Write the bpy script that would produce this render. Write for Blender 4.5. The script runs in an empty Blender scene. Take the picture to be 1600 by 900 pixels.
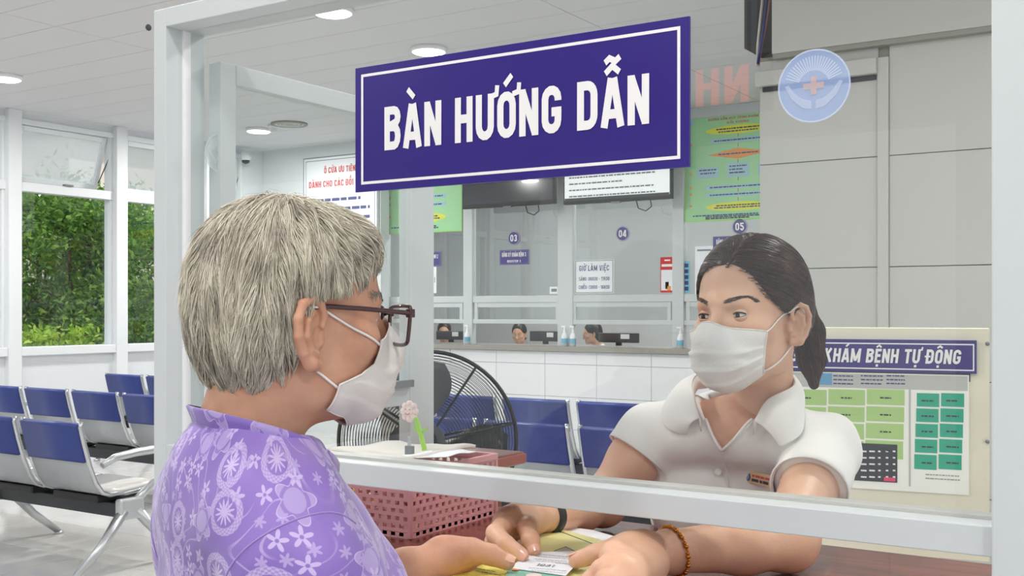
import bpy, bmesh, math, random, unicodedata
import numpy as np
from mathutils import Vector, Matrix
sc = bpy.context.scene
col = sc.collection
R = math.radians
# ---------------------------------------------------------------- camera
# room axes: X runs along the service screen, Y goes deeper into the hall, Z up; the lens stands above the world origin
F, HOR, CH = 1700.0, 485.0, 1.45
RX, RY, FX, FY = .8417, .5399, -.5399, .8417
cam = bpy.data.cameras.new('camera'); camo = bpy.data.objects.new('camera', cam); col.objects.link(camo)
cam.sensor_width = 36; cam.lens = 36*F/1600; cam.shift_y = (HOR-450)/1600; cam.clip_start = .05
camo.location = (0, 0, CH); camo.rotation_euler = (R(90), 0, math.atan2(-FX, FY))
sc.camera = camo
# ---------------------------------------------------------------- sky and exposure
sc.view_settings.view_transform = 'Standard'; sc.view_settings.look = 'None'
sc.view_settings.gamma = 1; sc.view_settings.use_curve_mapping = False
sc.view_settings.exposure = -0.36
sc.cycles.max_bounces = 10; sc.cycles.transparent_max_bounces = 24; sc.cycles.diffuse_bounces = 5
sc.cycles.glossy_bounces = 4; sc.cycles.sample_clamp_indirect = 4
world = bpy.data.worlds.new('overcast'); sc.world = world; world.use_nodes = True
bg = world.node_tree.nodes['Background']; bg.inputs[0].default_value = (.93, .97, 1, 1); bg.inputs[1].default_value = 1.3
LAMP_W = 50.0
sun = bpy.data.lights.new('sun', 'SUN'); sun.energy = 3.2; sun.angle = R(1); sun.color = (1, .95, .86)
suno = bpy.data.objects.new('sun', sun); col.objects.link(suno); suno.location = (0, 0, 12); suno.rotation_euler = (0, R(32), R(-14))
CEIL = 3.40

# ---------------------------------------------------------------- pixel helpers (photo frame 1600x900)
def ray(px): a = (px-800)/F; return np.array((RX*a+FX, RY*a+FY))
def Pt(px, py, t):
    r = ray(px); return np.array((r[0]*t, r[1]*t, CH-(py-HOR)/F*t))
def PY(px, py, Y): return Pt(px, py, Y/ray(px)[1])
def PX(px, py, X): return Pt(px, py, X/ray(px)[0])
def Pz(px, py, z): return Pt(px, py, (CH-z)*F/(py-HOR))

# ---------------------------------------------------------------- object helpers
def tag(o, label=None, cat=None, group=None, kind=None):
    if label: o['label'] = label
    if cat: o['category'] = cat
    if group: o['group'] = group
    if kind: o['kind'] = kind
    return o
def thing(name, label, cat, loc=(0, 0, 0), rz=0, group=None):
    o = bpy.data.objects.new(name, None); col.objects.link(o); o.empty_display_size = .05
    o.location = loc; o.rotation_euler = (0, 0, rz)
    return tag(o, label, cat, group)
def mesh(name, V, Fc, smooth=False):
    m = bpy.data.meshes.new(name); m.from_pydata([tuple(map(float, v)) for v in V], [], [tuple(map(int, f)) for f in Fc])
    if smooth: m.polygons.foreach_set('use_smooth', [True]*len(m.polygons))
    m.update(); return m
def link(name, me, mat=None, parent=None, world=False):
    """one mesh object; world=True: the vertices are world coordinates and the parent is unrotated"""
    o = bpy.data.objects.new(name, me); col.objects.link(o)
    if mat is not None and not len(me.materials): me.materials.append(mat)
    if parent is not None:
        o.parent = parent
        if world:
            q = parent; L = Vector((0, 0, 0))
            while q is not None: L += q.location; q = q.parent
            o.location = -L
    return o
class MB:
    """collects boxes, tubes, prisms into ONE mesh"""
    def __init__(s): s.V = []; s.F = []; s.sm = []
    def add(s, V, Fc, smooth=False):
        n = len(s.V); s.V += [tuple(map(float, v)) for v in V]; s.F += [tuple(int(i)+n for i in f) for f in Fc]; s.sm += [smooth]*len(Fc); return s
    def box(s, lo, hi, bev=0):
        lo, hi = np.array([min(a, b) for a, b in zip(lo, hi)], float), np.array([max(a, b) for a, b in zip(lo, hi)], float)
        if bev <= 0:
            V = [(x, y, z) for x in (lo[0], hi[0]) for y in (lo[1], hi[1]) for z in (lo[2], hi[2])]
            return s.add(V, [(0, 1, 3, 2), (4, 6, 7, 5), (0, 4, 5, 1), (2, 3, 7, 6), (0, 2, 6, 4), (1, 5, 7, 3)])
        bm = bmesh.new(); bmesh.ops.create_cube(bm, size=1)
        for v in bm.verts: v.co = Vector([(lo[i]+hi[i])/2+v.co[i]*(hi[i]-lo[i]) for i in range(3)])
        bmesh.ops.bevel(bm, geom=bm.edges[:], offset=min(bev, .45*float(min(hi-lo))), segments=2, profile=.5, affect='EDGES')
        bm.verts.index_update(); s.add([v.co for v in bm.verts], [[v.index for v in f.verts] for f in bm.faces]); bm.free(); return s
    def prism(s, poly, d):
        """poly: 3D points in order, extruded by the vector d"""
        n = len(poly); P = [np.array(p, float) for p in poly]; Q = [p+np.array(d, float) for p in P]
        return s.add(P+Q, [tuple(range(n))[::-1], tuple(range(n, 2*n))]+[(i, (i+1) % n, n+(i+1) % n, n+i) for i in range(n)])
    def tube(s, pts, r, n=8, close=False, cap=True):
        P = [np.array(p, float) for p in pts]; m = len(P); rr = r if hasattr(r, '__len__') else [r]*m
        V = []; up = None
        for i in range(m):
            a = P[(i-1) % m] if (close or i > 0) else P[i]; b = P[(i+1) % m] if (close or i < m-1) else P[i]
            d = b-a; d /= np.linalg.norm(d)+1e-12
            if up is None:
                up = np.array((0, 0, 1.)) if abs(d[2]) < .9 else np.array((1., 0, 0))
            u = up-d*np.dot(up, d); u /= np.linalg.norm(u)+1e-12; w = np.cross(d, u); up = u
            for k in range(n):
                an = 2*math.pi*k/n; V.append(P[i]+rr[i]*(u*math.cos(an)+w*math.sin(an)))
        Fc = []
        for i in range(m if close else m-1):
            j = (i+1) % m
            for k in range(n): Fc.append((i*n+k, i*n+(k+1) % n, j*n+(k+1) % n, j*n+k))
        s.add(V, Fc, True)
        if cap and not close:
            N = len(s.V)-m*n
            s.F += [tuple(N+k for k in range(n))[::-1], tuple(N+(m-1)*n+k for k in range(n))]; s.sm += [False, False]
        return s
    def lathe(s, prof, c=(0, 0, 0), n=24, axis='z', smooth=True):
        V = []; c = np.array(c, float)
        for r, h in prof:
            for k in range(n):
                a = 2*math.pi*k/n; p = (r*math.cos(a), r*math.sin(a), h)
                if axis == 'y': p = (p[0], p[2], p[1])
                if axis == 'x': p = (p[2], p[0], p[1])
                V.append(c+np.array(p))
        Fc = [(i*n+k, i*n+(k+1) % n, (i+1)*n+(k+1) % n, (i+1)*n+k) for i in range(len(prof)-1) for k in range(n)]
        return s.add(V, Fc, smooth)
    def ball(s, c, r, n=10):
        rr = r if hasattr(r, '__len__') else (r, r, r); V = []; Fc = []
        for i in range(n+1):
            th = math.pi*i/n
            for k in range(2*n):
                ph = math.pi*k/n; V.append((c[0]+rr[0]*math.sin(th)*math.cos(ph), c[1]+rr[1]*math.sin(th)*math.sin(ph), c[2]+rr[2]*math.cos(th)))
        for i in range(n):
            for k in range(2*n): Fc.append((i*2*n+k, (i+1)*2*n+k, (i+1)*2*n+(k+1) % (2*n), i*2*n+(k+1) % (2*n)))
        return s.add(V, Fc, True)
    def me(s, name):
        m = mesh(name, s.V, s.F); m.polygons.foreach_set('use_smooth', s.sm); return m
    def build(s, name, mat, parent=None, world=False): return link(name, s.me(name), mat, parent, world)
def box(name, lo, hi, mat, parent=None, bev=0, world=False): return MB().box(lo, hi, bev).build(name, mat, parent, world)

# ---------------------------------------------------------------- materials
M = {}
def lin(c): return tuple(((v/255)/12.92 if v/255 <= .04045 else ((v/255+.055)/1.055)**2.4) for v in c)+(1,)
def mat(key, rgb, rough=.5, metal=0, spec=.5, noise=0, nscale=8, bump=0, bscale=60, coat=0, emit=0, sheen=0, sss=0, trans=0):
    m = bpy.data.materials.new(key); m.use_nodes = True; nt = m.node_tree; b = nt.nodes['Principled BSDF']
    c = lin(rgb); b.inputs['Base Color'].default_value = c; b.inputs['Roughness'].default_value = rough
    b.inputs['Metallic'].default_value = metal; b.inputs['Specular IOR Level'].default_value = spec
    b.inputs['Coat Weight'].default_value = coat; b.inputs['Sheen Weight'].default_value = sheen
    if sss:
        b.inputs['Subsurface Weight'].default_value = sss; b.inputs['Subsurface Radius'].default_value = (1, .35, .2); b.inputs['Subsurface Scale'].default_value = .006
    if emit: b.inputs['Emission Color'].default_value = c; b.inputs['Emission Strength'].default_value = emit
    if noise or bump:
        tc = nt.nodes.new('ShaderNodeTexCoord')
    if noise:
        n = nt.nodes.new('ShaderNodeTexNoise'); n.inputs['Scale'].default_value = nscale; n.inputs['Detail'].default_value = 4
        nt.links.new(tc.outputs['Object'], n.inputs['Vector'])
        mx = nt.nodes.new('ShaderNodeMix'); mx.data_type = 'RGBA'
        mx.inputs['A'].default_value = tuple(max(0, v*(1-noise)) for v in c[:3])+(1,); mx.inputs['B'].default_value = tuple(min(1, v*(1+noise)) for v in c[:3])+(1,)
        nt.links.new(n.outputs['Fac'], mx.inputs['Factor']); nt.links.new(mx.outputs['Result'], b.inputs['Base Color'])
    if bump:
        n2 = nt.nodes.new('ShaderNodeTexNoise'); n2.inputs['Scale'].default_value = bscale; n2.inputs['Detail'].default_value = 3
        nt.links.new(tc.outputs['Object'], n2.inputs['Vector'])
        bp = nt.nodes.new('ShaderNodeBump'); bp.inputs['Strength'].default_value = bump; bp.inputs['Distance'].default_value = .004
        nt.links.new(n2.outputs['Fac'], bp.inputs['Height']); nt.links.new(bp.outputs['Normal'], b.inputs['Normal'])
    M[key] = m; return m
def nodes(key): nt = M[key].node_tree; return nt, nt.nodes['Principled BSDF']
def glass(key, tint=(1, 1, 1), refl=1.0, rough=0.0, ior=1.5):
    """a thin pane: clear through, mirror-like by Fresnel"""
    m = bpy.data.materials.new(key); m.use_nodes = True; nt = m.node_tree; nt.nodes.clear()
    o = nt.nodes.new('ShaderNodeOutputMaterial'); t = nt.nodes.new('ShaderNodeBsdfTransparent'); g = nt.nodes.new('ShaderNodeBsdfGlossy')
    t.inputs[0].default_value = tint+(1,); g.inputs['Roughness'].default_value = rough; g.inputs[0].default_value = (1, 1, 1, 1)
    # Schlick's law on |cos|, the same from both faces of the pane
    ge = nt.nodes.new('ShaderNodeNewGeometry'); dp = nt.nodes.new('ShaderNodeVectorMath'); dp.operation = 'DOT_PRODUCT'
    nt.links.new(ge.outputs['Incoming'], dp.inputs[0]); nt.links.new(ge.outputs['Normal'], dp.inputs[1])
    def m_(op, a, b): 
        n = nt.nodes.new('ShaderNodeMath'); n.operation = op
        for i, x in enumerate((a, b)):
            if x is None: continue
            if isinstance(x, (int, float)): n.inputs[i].default_value = x
            else: nt.links.new(x, n.inputs[i])
        return n.outputs[0]
    r0 = ((ior-1)/(ior+1))**2; p5 = m_('POWER', m_('SUBTRACT', 1, m_('ABSOLUTE', dp.outputs['Value'], None)), 5)
    k = nt.nodes.new('ShaderNodeMath'); k.operation = 'MULTIPLY'; k.inputs[1].default_value = refl; k.use_clamp = True
    nt.links.new(m_('ADD', m_('MULTIPLY', p5, 1-r0), r0), k.inputs[0])
    mx = nt.nodes.new('ShaderNodeMixShader'); nt.links.new(k.outputs[0], mx.inputs[0])
    nt.links.new(t.outputs[0], mx.inputs[1]); nt.links.new(g.outputs[0], mx.inputs[2]); nt.links.new(mx.outputs[0], o.inputs[0])
    M[key] = m; return m
def film(key, rgb, alpha, rough=.4):
    m = mat(key, rgb, rough); m.node_tree.nodes['Principled BSDF'].inputs['Alpha'].default_value = alpha; return m

mat('alu', (202, 208, 210), .38, 0, .5, .03, 3, .03, 200)
mat('white_paint', (222, 226, 229), .55, noise=.03, nscale=2)
mat('wall', (216, 220, 224), .7, noise=.03, nscale=1.5)
mat('panel', (192, 192, 188), .35, noise=.025, nscale=2.5)
mat('panel_edge', (150, 148, 140), .6)
mat('ceil', (214, 214, 217), .55, noise=.02, nscale=3)
mat('seam', (150, 150, 152), .8)
mat('floor_tile', (212, 211, 207), .12, noise=.06, nscale=1.6, coat=.3)
mat('grout', (150, 148, 145), .8)
mat('wall_tile', (232, 234, 238), .15, noise=.02, nscale=2, coat=.4)
mat('granite', (150, 147, 140), .3, noise=.7, nscale=220)
mat('wood', (112, 50, 38), .28, noise=.0, coat=.35)
mat('wood_edge', (150, 62, 44), .3, coat=.3)
mat('seat_blue', (44, 62, 132), .42, noise=.1, nscale=12, bump=.12, bscale=180)
mat('chrome', (205, 208, 212), .22, 1)
mat('silver', (196, 200, 203), .32, .75)
mat('perf', (176, 181, 186), .42, .55, noise=.05, nscale=20)
mat('black', (22, 22, 25), .45)
mat('dark_grey', (62, 64, 68), .55)
mat('mid_grey', (120, 122, 126), .5)
mat('beam', (58, 62, 66), .35, .3)
mat('white_print', (240, 240, 242), .5)
mat('navy', (44, 28, 122), .3, spec=.3, coat=.12)
mat('sign_navy', (54, 44, 124), .3, coat=.3)
mat('plate_purple', (70, 62, 132), .35)
mat('letter_white', (238, 236, 236), .35)
mat('paper', (236, 238, 243), .7, noise=.02, nscale=20)
mat('paper_line', (120, 124, 140), .8)
mat('red_print', (206, 62, 60), .6)
mat('blue_print', (52, 62, 120), .6)
mat('black_print', (45, 45, 50), .6)
mat('poster_green', (158, 214, 158), .45, noise=.12, nscale=2.5)
mat('poster_yellow', (226, 226, 62), .5)
mat('poster_orange', (230, 152, 72), .5)
mat('poster_blue', (160, 200, 214), .5)
mat('poster_red', (205, 48, 52), .5)
mat('cyan', (120, 186, 214), .5)
mat('cream', (232, 226, 205), .5, noise=.02, nscale=4)
mat('screen_paper', (233, 232, 224), .25, emit=.18)
mat('screen_green', (164, 196, 124), .3, emit=.18)
mat('screen_teal', (42, 158, 128), .3, emit=.2)
mat('screen_dark', (58, 60, 66), .3, emit=.05)
mat('screen_pink', (220, 60, 110), .3, emit=.2)
mat('screen_sky', (96, 150, 186), .3, emit=.15)
mat('tv_lit', (226, 230, 230), .3, emit=.55)
mat('tv_off', (60, 62, 68), .12, coat=.4)
mat('lamp_glow', (255, 252, 246), .5, emit=9)
mat('pink_plastic', (222, 160, 164), .4, noise=.03, nscale=10)
mat('yellow_plastic', (236, 196, 40), .4)
mat('flower_pink', (240, 218, 214), .5)
mat('stem_green', (164, 214, 92), .45)
mat('folder_yellow', (234, 230, 164), .65, noise=.05, nscale=15)
mat('gold', (206, 138, 62), .25, 1)
mat('badge_gold', (222, 190, 138), .35, .3)
mat('strap', (48, 47, 50), .55)
mat('mask_white', (232, 229, 226), .8, bump=.15, bscale=400, sss=.05)
mat('mask_grey', (222, 216, 212), .85, bump=.12, bscale=400, sss=.05)
mat('frame_brown', (62, 30, 32), .25, coat=.4)
mat('cable_red', (190, 120, 108), .5)
mat('cable_white', (214, 208, 202), .5)
mat('duct', (74, 70, 70), .6, noise=.1, nscale=5)
mat('hair_dark', (52, 34, 30), .42, noise=.35, nscale=60)
mat('hair_black', (26, 24, 26), .45)
mat('hair_grey_base', (158, 151, 138), .6, noise=.2, nscale=50)
mat('brow', (62, 46, 42), .6)
mat('eye_white', (226, 220, 216), .2)
mat('iris', (46, 30, 24), .12)
mat('nail', (226, 176, 156), .25, coat=.3)
mat('office_wall', (188, 191, 194), .7, noise=.03, nscale=1)
mat('office_shirt', (226, 228, 232), .8)
mat('bark', (104, 80, 62), .8, noise=.4, nscale=30, bump=.5, bscale=60)
mat('soil', (128, 120, 96), .9, noise=.3, nscale=3)
mat('building', (226, 220, 210), .8, noise=.05, nscale=2)
mat('bld_window', (92, 104, 118), .3)
mat('black_wire', (30, 31, 34), .4, .3)
glass('pane', (.965, .98, .975), .72)
glass('pane_far', (.92, .935, .93), 2.0)
glass('pane_window', (.95, .97, .98), .9)
glass('pane_frost', (.97, .985, 1.0), .9)
# frosted awning glass: half clear, half milky
nt = M['pane_frost'].node_tree; o = [n for n in nt.nodes if n.type == 'OUTPUT_MATERIAL'][0]; prev = o.inputs[0].links[0].from_socket
tr = nt.nodes.new('ShaderNodeBsdfTranslucent'); tr.inputs[0].default_value = (.95, .97, 1, 1); mxx = nt.nodes.new('ShaderNodeMixShader'); mxx.inputs[0].default_value = .4
nt.links.new(prev, mxx.inputs[1]); nt.links.new(tr.outputs[0], mxx.inputs[2]); nt.links.new(mxx.outputs[0], o.inputs[0])
glass('lens', (.97, .97, .97), 1.2)
film('decal_ring', (226, 236, 250), .42)
film('decal_blue', (168, 192, 236), .4)
film('decal_white', (214, 224, 242), .28)
film('decal_tan', (226, 196, 186), .38)
film('decal_grey', (214, 222, 220), .35)

# wood grain on the desks
nt, b = nodes('wood'); tc = nt.nodes.new('ShaderNodeTexCoord'); mp = nt.nodes.new('ShaderNodeMapping'); mp.inputs['Scale'].default_value = (1.2, 9, 9)
n = nt.nodes.new('ShaderNodeTexNoise'); n.inputs['Scale'].default_value = 5; n.inputs['Detail'].default_value = 7; n.inputs['Distortion'].default_value = .8
cr = nt.nodes.new('ShaderNodeValToRGB'); cr.color_ramp.elements[0].color = lin((84, 32, 26)); cr.color_ramp.elements[1].color = lin((142, 70, 52))
cr.color_ramp.elements[0].position = .3; cr.color_ramp.elements[1].position = .72
nt.links.new(tc.outputs['Object'], mp.inputs[0]); nt.links.new(mp.outputs[0], n.inputs['Vector']); nt.links.new(n.outputs['Fac'], cr.inputs[0]); nt.links.new(cr.outputs[0], b.inputs['Base Color'])
# skin: blotchy warm tone
def skin(key, rgb, dark, rough=.48):
    mat(key, rgb, rough, sss=.12, spec=.4); nt, b = nodes(key)
    tc = nt.nodes.new('ShaderNodeTexCoord'); n = nt.nodes.new('ShaderNodeTexNoise'); n.inputs['Scale'].default_value = 16; n.inputs['Detail'].default_value = 5
    cr = nt.nodes.new('ShaderNodeValToRGB'); cr.color_ramp.elements[0].color = lin(dark); cr.color_ramp.elements[1].color = lin(rgb)
    cr.color_ramp.elements[0].position = .3; cr.color_ramp.elements[1].position = .62
    nt.links.new(tc.outputs['Object'], n.inputs['Vector']); nt.links.new(n.outputs['Fac'], cr.inputs[0]); nt.links.new(cr.outputs[0], b.inputs['Base Color'])
    n2 = nt.nodes.new('ShaderNodeTexNoise'); n2.inputs['Scale'].default_value = 260; nt.links.new(tc.outputs['Object'], n2.inputs['Vector'])
    bp = nt.nodes.new('ShaderNodeBump'); bp.inputs['Strength'].default_value = .12; bp.inputs['Distance'].default_value = .002
    nt.links.new(n2.outputs['Fac'], bp.inputs['Height']); nt.links.new(bp.outputs[0], b.inputs['Normal'])
skin('skin_elder', (206, 158, 132), (188, 134, 108))
skin('skin_staff', (224, 180, 152), (212, 162, 134))
mat('trousers_black', (40, 40, 46), .8)
mat('trousers_purple', (96, 74, 140), .8)
mat('shoe', (50, 42, 40), .5)

# ---------------------------------------------------------------- block capitals with Vietnamese marks, as strokes
def arc(cx, cy, rx, ry, a0, a1, n=7): return [(cx+rx*math.cos(R(a0+(a1-a0)*i/n)), cy+ry*math.sin(R(a0+(a1-a0)*i/n))) for i in range(n+1)]
T_ = .19
h_ = T_/2
W_ = .56
def rr(x0, y0, x1, y1): # closed round rect path
    r = min(.16, (x1-x0)/2)
    return arc(x1-r, y1-r, r, r, 0, 90, 4)+arc(x0+r, y1-r, r, r, 90, 180, 4)+arc(x0+r, y0+r, r, r, 180, 270, 4)+arc(x1-r, y0+r, r, r, 270, 360, 4)+[(x1, (y0+y1)/2)]
L, Rg, B_, Tp, Mi = h_, W_-h_, h_, 1-h_, .52
GL = {
 'A': (W_+.04, [[(h_*.8, 0), (W_/2+.02-.03, 1)], [(W_+.04-h_*.8, 0), (W_/2+.05, 1)], [(.14, .27), (W_-.1, .27)]]),
 'B': (W_, [[(L, 0), (L, 1)], [(L, Tp), (Rg-.14, Tp)]+arc(Rg-.14, .75, .14, 1-h_-.75, 90, -90, 6)+[(L, Mi)], [(L, Mi), (Rg-.13, Mi)]+arc(Rg-.13, (Mi+B_)/2, .13, (Mi-B_)/2, 90, -90, 6)+[(L, B_)]]),
 'C': (W_, [[(Rg, .66)]+arc(W_/2, Tp-.18, W_/2-h_, .18, 0, 180)+arc(W_/2, B_+.18, W_/2-h_, .18, 180, 360)+[(Rg, .34)]]),
 'D': (W_, [[(L, 0), (L, 1)], [(L, Tp), (Rg-.18, Tp)]+arc(Rg-.18, Tp-.2, .18, .2, 90, 0, 5)+arc(Rg-.18, B_+.2, .18, .2, 0, -90, 5)+[(L, B_)]]),
 'E': (W_-.1, [[(L, 0), (L, 1)], [(L, Tp), (W_-.1, Tp)], [(L, Mi), (W_-.14, Mi)], [(L, B_), (W_-.1, B_)]]),
 'G': (W_, [[(Rg, .68)]+arc(W_/2, Tp-.18, W_/2-h_, .18, 0, 180)+arc(W_/2, B_+.18, W_/2-h_, .18, 180, 360)+[(Rg, .5)], [(W_/2, .45), (W_, .45)]]),
 'H': (W_, [[(L, 0), (L, 1)], [(Rg, 0), (Rg, 1)], [(L, .52), (Rg, .52)]]),
 'I': (T_, [[(h_, 0), (h_, 1)]]),
 'K': (W_+.02, [[(L, 0), (L, 1)], [(L, .4), (Rg, 1)], [(.24, .55), (Rg+.02, 0)]]),
 'L': (W_-.1, [[(L, 0), (L, 1)], [(L, B_), (W_-.1, B_)]]),
 'M': (W_+.2, [[(L, 0), (L, 1)], [(W_+.2-h_, 0), (W_+.2-h_, 1)], [(L, .96), ((W_+.2)/2, .12)], [(W_+.2-h_, .96), ((W_+.2)/2, .12)]]),
 'N': (W_, [[(L, 0), (L, 1)], [(Rg, 0), (Rg, 1)], [(L, .96), (Rg, .04)]]),
 'O': (W_, [arc(W_/2, Tp-.2, W_/2-h_, .2, 0, 180)+arc(W_/2, B_+.2, W_/2-h_, .2, 180, 360)+[(Rg, Tp-.2)]]),
 'P': (W_, [[(L, 0), (L, 1)], [(L, Tp), (Rg-.14, Tp)]+arc(Rg-.14, .72, .14, Tp-.72, 90, -90, 6)+[(L, .72*2-Tp)]]),
 'Q': (W_, [arc(W_/2, Tp-.2, W_/2-h_, .2, 0, 180)+arc(W_/2, B_+.2, W_/2-h_, .2, 180, 360)+[(Rg, Tp-.2)], [(W_/2, .25), (W_, -.05)]]),
 'R': (W_, [[(L, 0), (L, 1)], [(L, Tp), (Rg-.14, Tp)]+arc(Rg-.14, .74, .14, Tp-.74, 90, -90, 6)+[(L, .74*2-Tp)], [(W_/2-.04, .55), (Rg, 0)]]),
 'S': (W_, [arc(W_/2, Tp-.18, W_/2-h_, .18, 10, 180)+[(L, .66), (.18, .56), (Rg-.1, .44), (Rg, .34)]+arc(W_/2, B_+.18, W_/2-h_, .18, 0, -170)]),
 'T': (W_-.04, [[((W_-.04)/2, 0), ((W_-.04)/2, 1)], [(0, Tp), (W_-.04, Tp)]]),
 'U': (W_, [[(L, 1)]+arc(W_/2, B_+.2, W_/2-h_, .2, 180, 360)+[(Rg, 1)]]),
 'V': (W_+.04, [[(h_*.8, 1), (W_/2-.01, 0)], [(W_+.04-h_*.8, 1), (W_/2+.05, 0)]]),
 'X': (W_, [[(h_, 0), (Rg, 1)], [(h_, 1), (Rg, 0)]]),
 'Y': (W_+.04, [[(h_*.8, 1), (W_/2+.02, .4)], [(W_+.04-h_*.8, 1), (W_/2+.02, .4)], [(W_/2+.02, 0), (W_/2+.02, .48)]]),
 '0': (W_, [arc(W_/2, Tp-.2, W_/2-h_, .2, 0, 180)+arc(W_/2, B_+.2, W_/2-h_, .2, 180, 360)+[(Rg, Tp-.2)]]),
 '1': (W_-.16, [[(.26, 0), (.26, 1)], [(.04, .74), (.26, .92)]]),
 '2': (W_, [arc(W_/2, Tp-.18, W_/2-h_, .18, 180, -10)+[(Rg-.03, .56), (L, B_+.04)], [(0, B_), (W_, B_)]]),
 '3': (W_, [arc(W_/2, Tp-.18, W_/2-h_, .18, 170, -60)+[(W_/2, .53)], [(W_/2-.06, .53)]+arc(W_/2, B_+.19, W_/2-h_, .2, 70, -170)]),
 '4': (W_, [[(Rg-.05, 0), (Rg-.05, 1)], [(Rg-.08, .98), (.06, .3)], [(0, .25), (W_, .25)]]),
 '5': (W_, [[(W_-.04, Tp), (L, Tp), (L, .56)], [(L, .56), (W_/2, .6)]+arc(W_/2, B_+.22, W_/2-h_, .26, 80, -170)]),
 '6': (W_, [arc(W_/2, B_+.2, W_/2-h_, .2, 0, 360), [(Rg, .72)]+arc(W_/2, Tp-.18, W_/2-h_, .18, 10, 180)+[(L, .3)]]),
 '8': (W_, [arc(W_/2, B_+.2, W_/2-h_, .21, 0, 360), arc(W_/2, Tp-.17, W_/2-h_-.02, .18, 0, 360)]),
 '9': (W_, [arc(W_/2, Tp-.2, W_/2-h_, .2, 0, 360), [(Rg, .7), (Rg, .28)]+arc(W_/2, B_+.18, W_/2-h_, .18, 0, -170)]),
 ':': (.2, [[(.1, .12), (.1, .3)], [(.1, .55), (.1, .73)]]), '-': (.3, [[(0, .45), (.3, .45)]]), ',': (.2, [[(.12, .12), (.06, -.1)]]), '.': (.2, [[(.1, 0), (.1, .16)]]), '+': (.5, [[(0, .5), (.5, .5)], [(.25, .25), (.25, .75)]]),
}
AC = {0x300: [[(-.16, .34), (.06, .14)]], 0x301: [[(.16, .34), (-.06, .14)]], 0x302: [[(-.19, .1), (0, .24), (.19, .1)]],
      0x303: [[(-.2, .12), (-.08, .2), (.08, .13), (.2, .21)]], 0x306: [[(-.16, .26), (-.08, .14), (.08, .14), (.16, .26)]], 0x309: [[(-.06, .3), (.08, .28), (.02, .12)]]}
def stroke(V, Fc, pts, t):
    P = [np.array(p) for p in pts]; Q = [P[0]]
    for p in P[1:]:
        if np.linalg.norm(p-Q[-1]) > 1e-4: Q.append(p)
    P = Q; n = len(P); base = len(V); closed = np.linalg.norm(P[0]-P[-1]) < 1e-3
    for i in range(n):
        if closed and i in (0, n-1): d0 = P[-1]-P[-2]; d1 = P[1]-P[0]
        else: d0 = P[i]-P[i-1] if i > 0 else P[1]-P[0]; d1 = P[i+1]-P[i] if i < n-1 else d0
        d0 = d0/np.linalg.norm(d0); d1 = d1/np.linalg.norm(d1); m = d0+d1; m /= np.linalg.norm(m)+1e-9; nn = np.array((-m[1], m[0]))
        k = t/2/max(.45, float(np.dot(m, d1)))
        V.append(P[i]+nn*k); V.append(P[i]-nn*k)
    for i in range(n-1): Fc.append((base+2*i+1, base+2*i+3, base+2*i+2, base+2*i))
def letters(txt, gap=.12, space=.34, wt=1.0):
    """flat strokes of a line of capitals; returns points, faces, width (height of a capital = 1)"""
    V = []; Fc = []; x = 0
    for ch in txt:
        if ch == ' ': x += space; continue
        bar = ch in 'Đđ'; ch = 'D' if bar else ch
        d = unicodedata.normalize('NFD', ch.upper()); w, S = GL.get(d[0], GL['O'])
        for s in S: stroke(V, Fc, [(x+a, y) for a, y in s], T_*wt)
        if bar: stroke(V, Fc, [(x-.1, .5), (x+.32, .5)], .12)
        y0 = 1.0; cx = x+w/2; marks = [ord(c) for c in d[1:]]
        for c in sorted(marks, key=lambda c: c != 0x302):
            if c == 0x323: stroke(V, Fc, [(cx-.09, -.19), (cx+.09, -.19)], .17); continue
            if c == 0x31b:
                stroke(V, Fc, [(x+w-.1, .93), (x+w+.08, .97), (x+w+.1, 1.16)], .12); continue
            for s in AC.get(c, []): stroke(V, Fc, [(cx+a, y0+y) for a, y in s], .13)
            y0 += .2
        x += w+gap
    return V, Fc, x-gap
def text(txt, mt, parent, org, xd, up, h, w=None, name='lettering', world=True, align='c', lift=.0008, gap=.12, wt=1.0, slant=0):
    """a printed line: org = middle (or left end) of the baseline, xd/up unit directions, capital height h, optional total width w"""
    V, Fc, tw = letters(txt, gap, wt=wt); xd = np.array(xd, float); up = np.array(up, float); nrm = np.cross(xd, up); sx = (w/tw) if w else h
    o = np.array(org, float)-(xd*tw*sx/2 if align == 'c' else 0)+nrm*lift
    W = [o+xd*(v[0]*sx+slant*v[1]*h)+up*v[1]*h+nrm*(.00005*(i % 7)) for i, v in enumerate(V)]
    return link(name, mesh(name, W, Fc), M[mt], parent, world)
def dashes(mt, parent, org, xd, up, length, h, seed=0, name='print_line', world=True, lift=.0008, fill=.8):
    """an unreadable line of small print: a row of word-long bars"""
    rnd = random.Random(seed); xd = np.array(xd, float); up = np.array(up, float); nrm = np.cross(xd, up); mb = MB(); x = 0; o = np.array(org, float)+nrm*lift
    while x < length:
        w = min(h*rnd.uniform(1.2, 4), length-x)
        if w > h*.5: mb.add([o+xd*x, o+xd*(x+w), o+xd*(x+w)+up*h, o+xd*x+up*h], [(0, 1, 2, 3)])
        x += w+h*rnd.uniform(.4, .8)/fill*.8
    return mb.build(name, M[mt], parent, world)
def disc_pts(c, xd, up, r, n=28, ry=None):
    c = np.array(c, float); xd = np.array(xd, float); up = np.array(up, float); ry = ry or r
    return [c+xd*r*math.cos(2*math.pi*k/n)+up*ry*math.sin(2*math.pi*k/n) for k in range(n)]
def plate(name, mt, parent, c, xd, up, w, h, th=.004, world=True, lift=0):
    xd = np.array(xd, float); up = np.array(up, float); nrm = np.cross(xd, up); c = np.array(c, float)+nrm*lift
    return MB().prism([c-xd*w/2-up*h/2, c+xd*w/2-up*h/2, c+xd*w/2+up*h/2, c-xd*w/2+up*h/2], -nrm*th).build(name, M[mt], parent, world)
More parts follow.
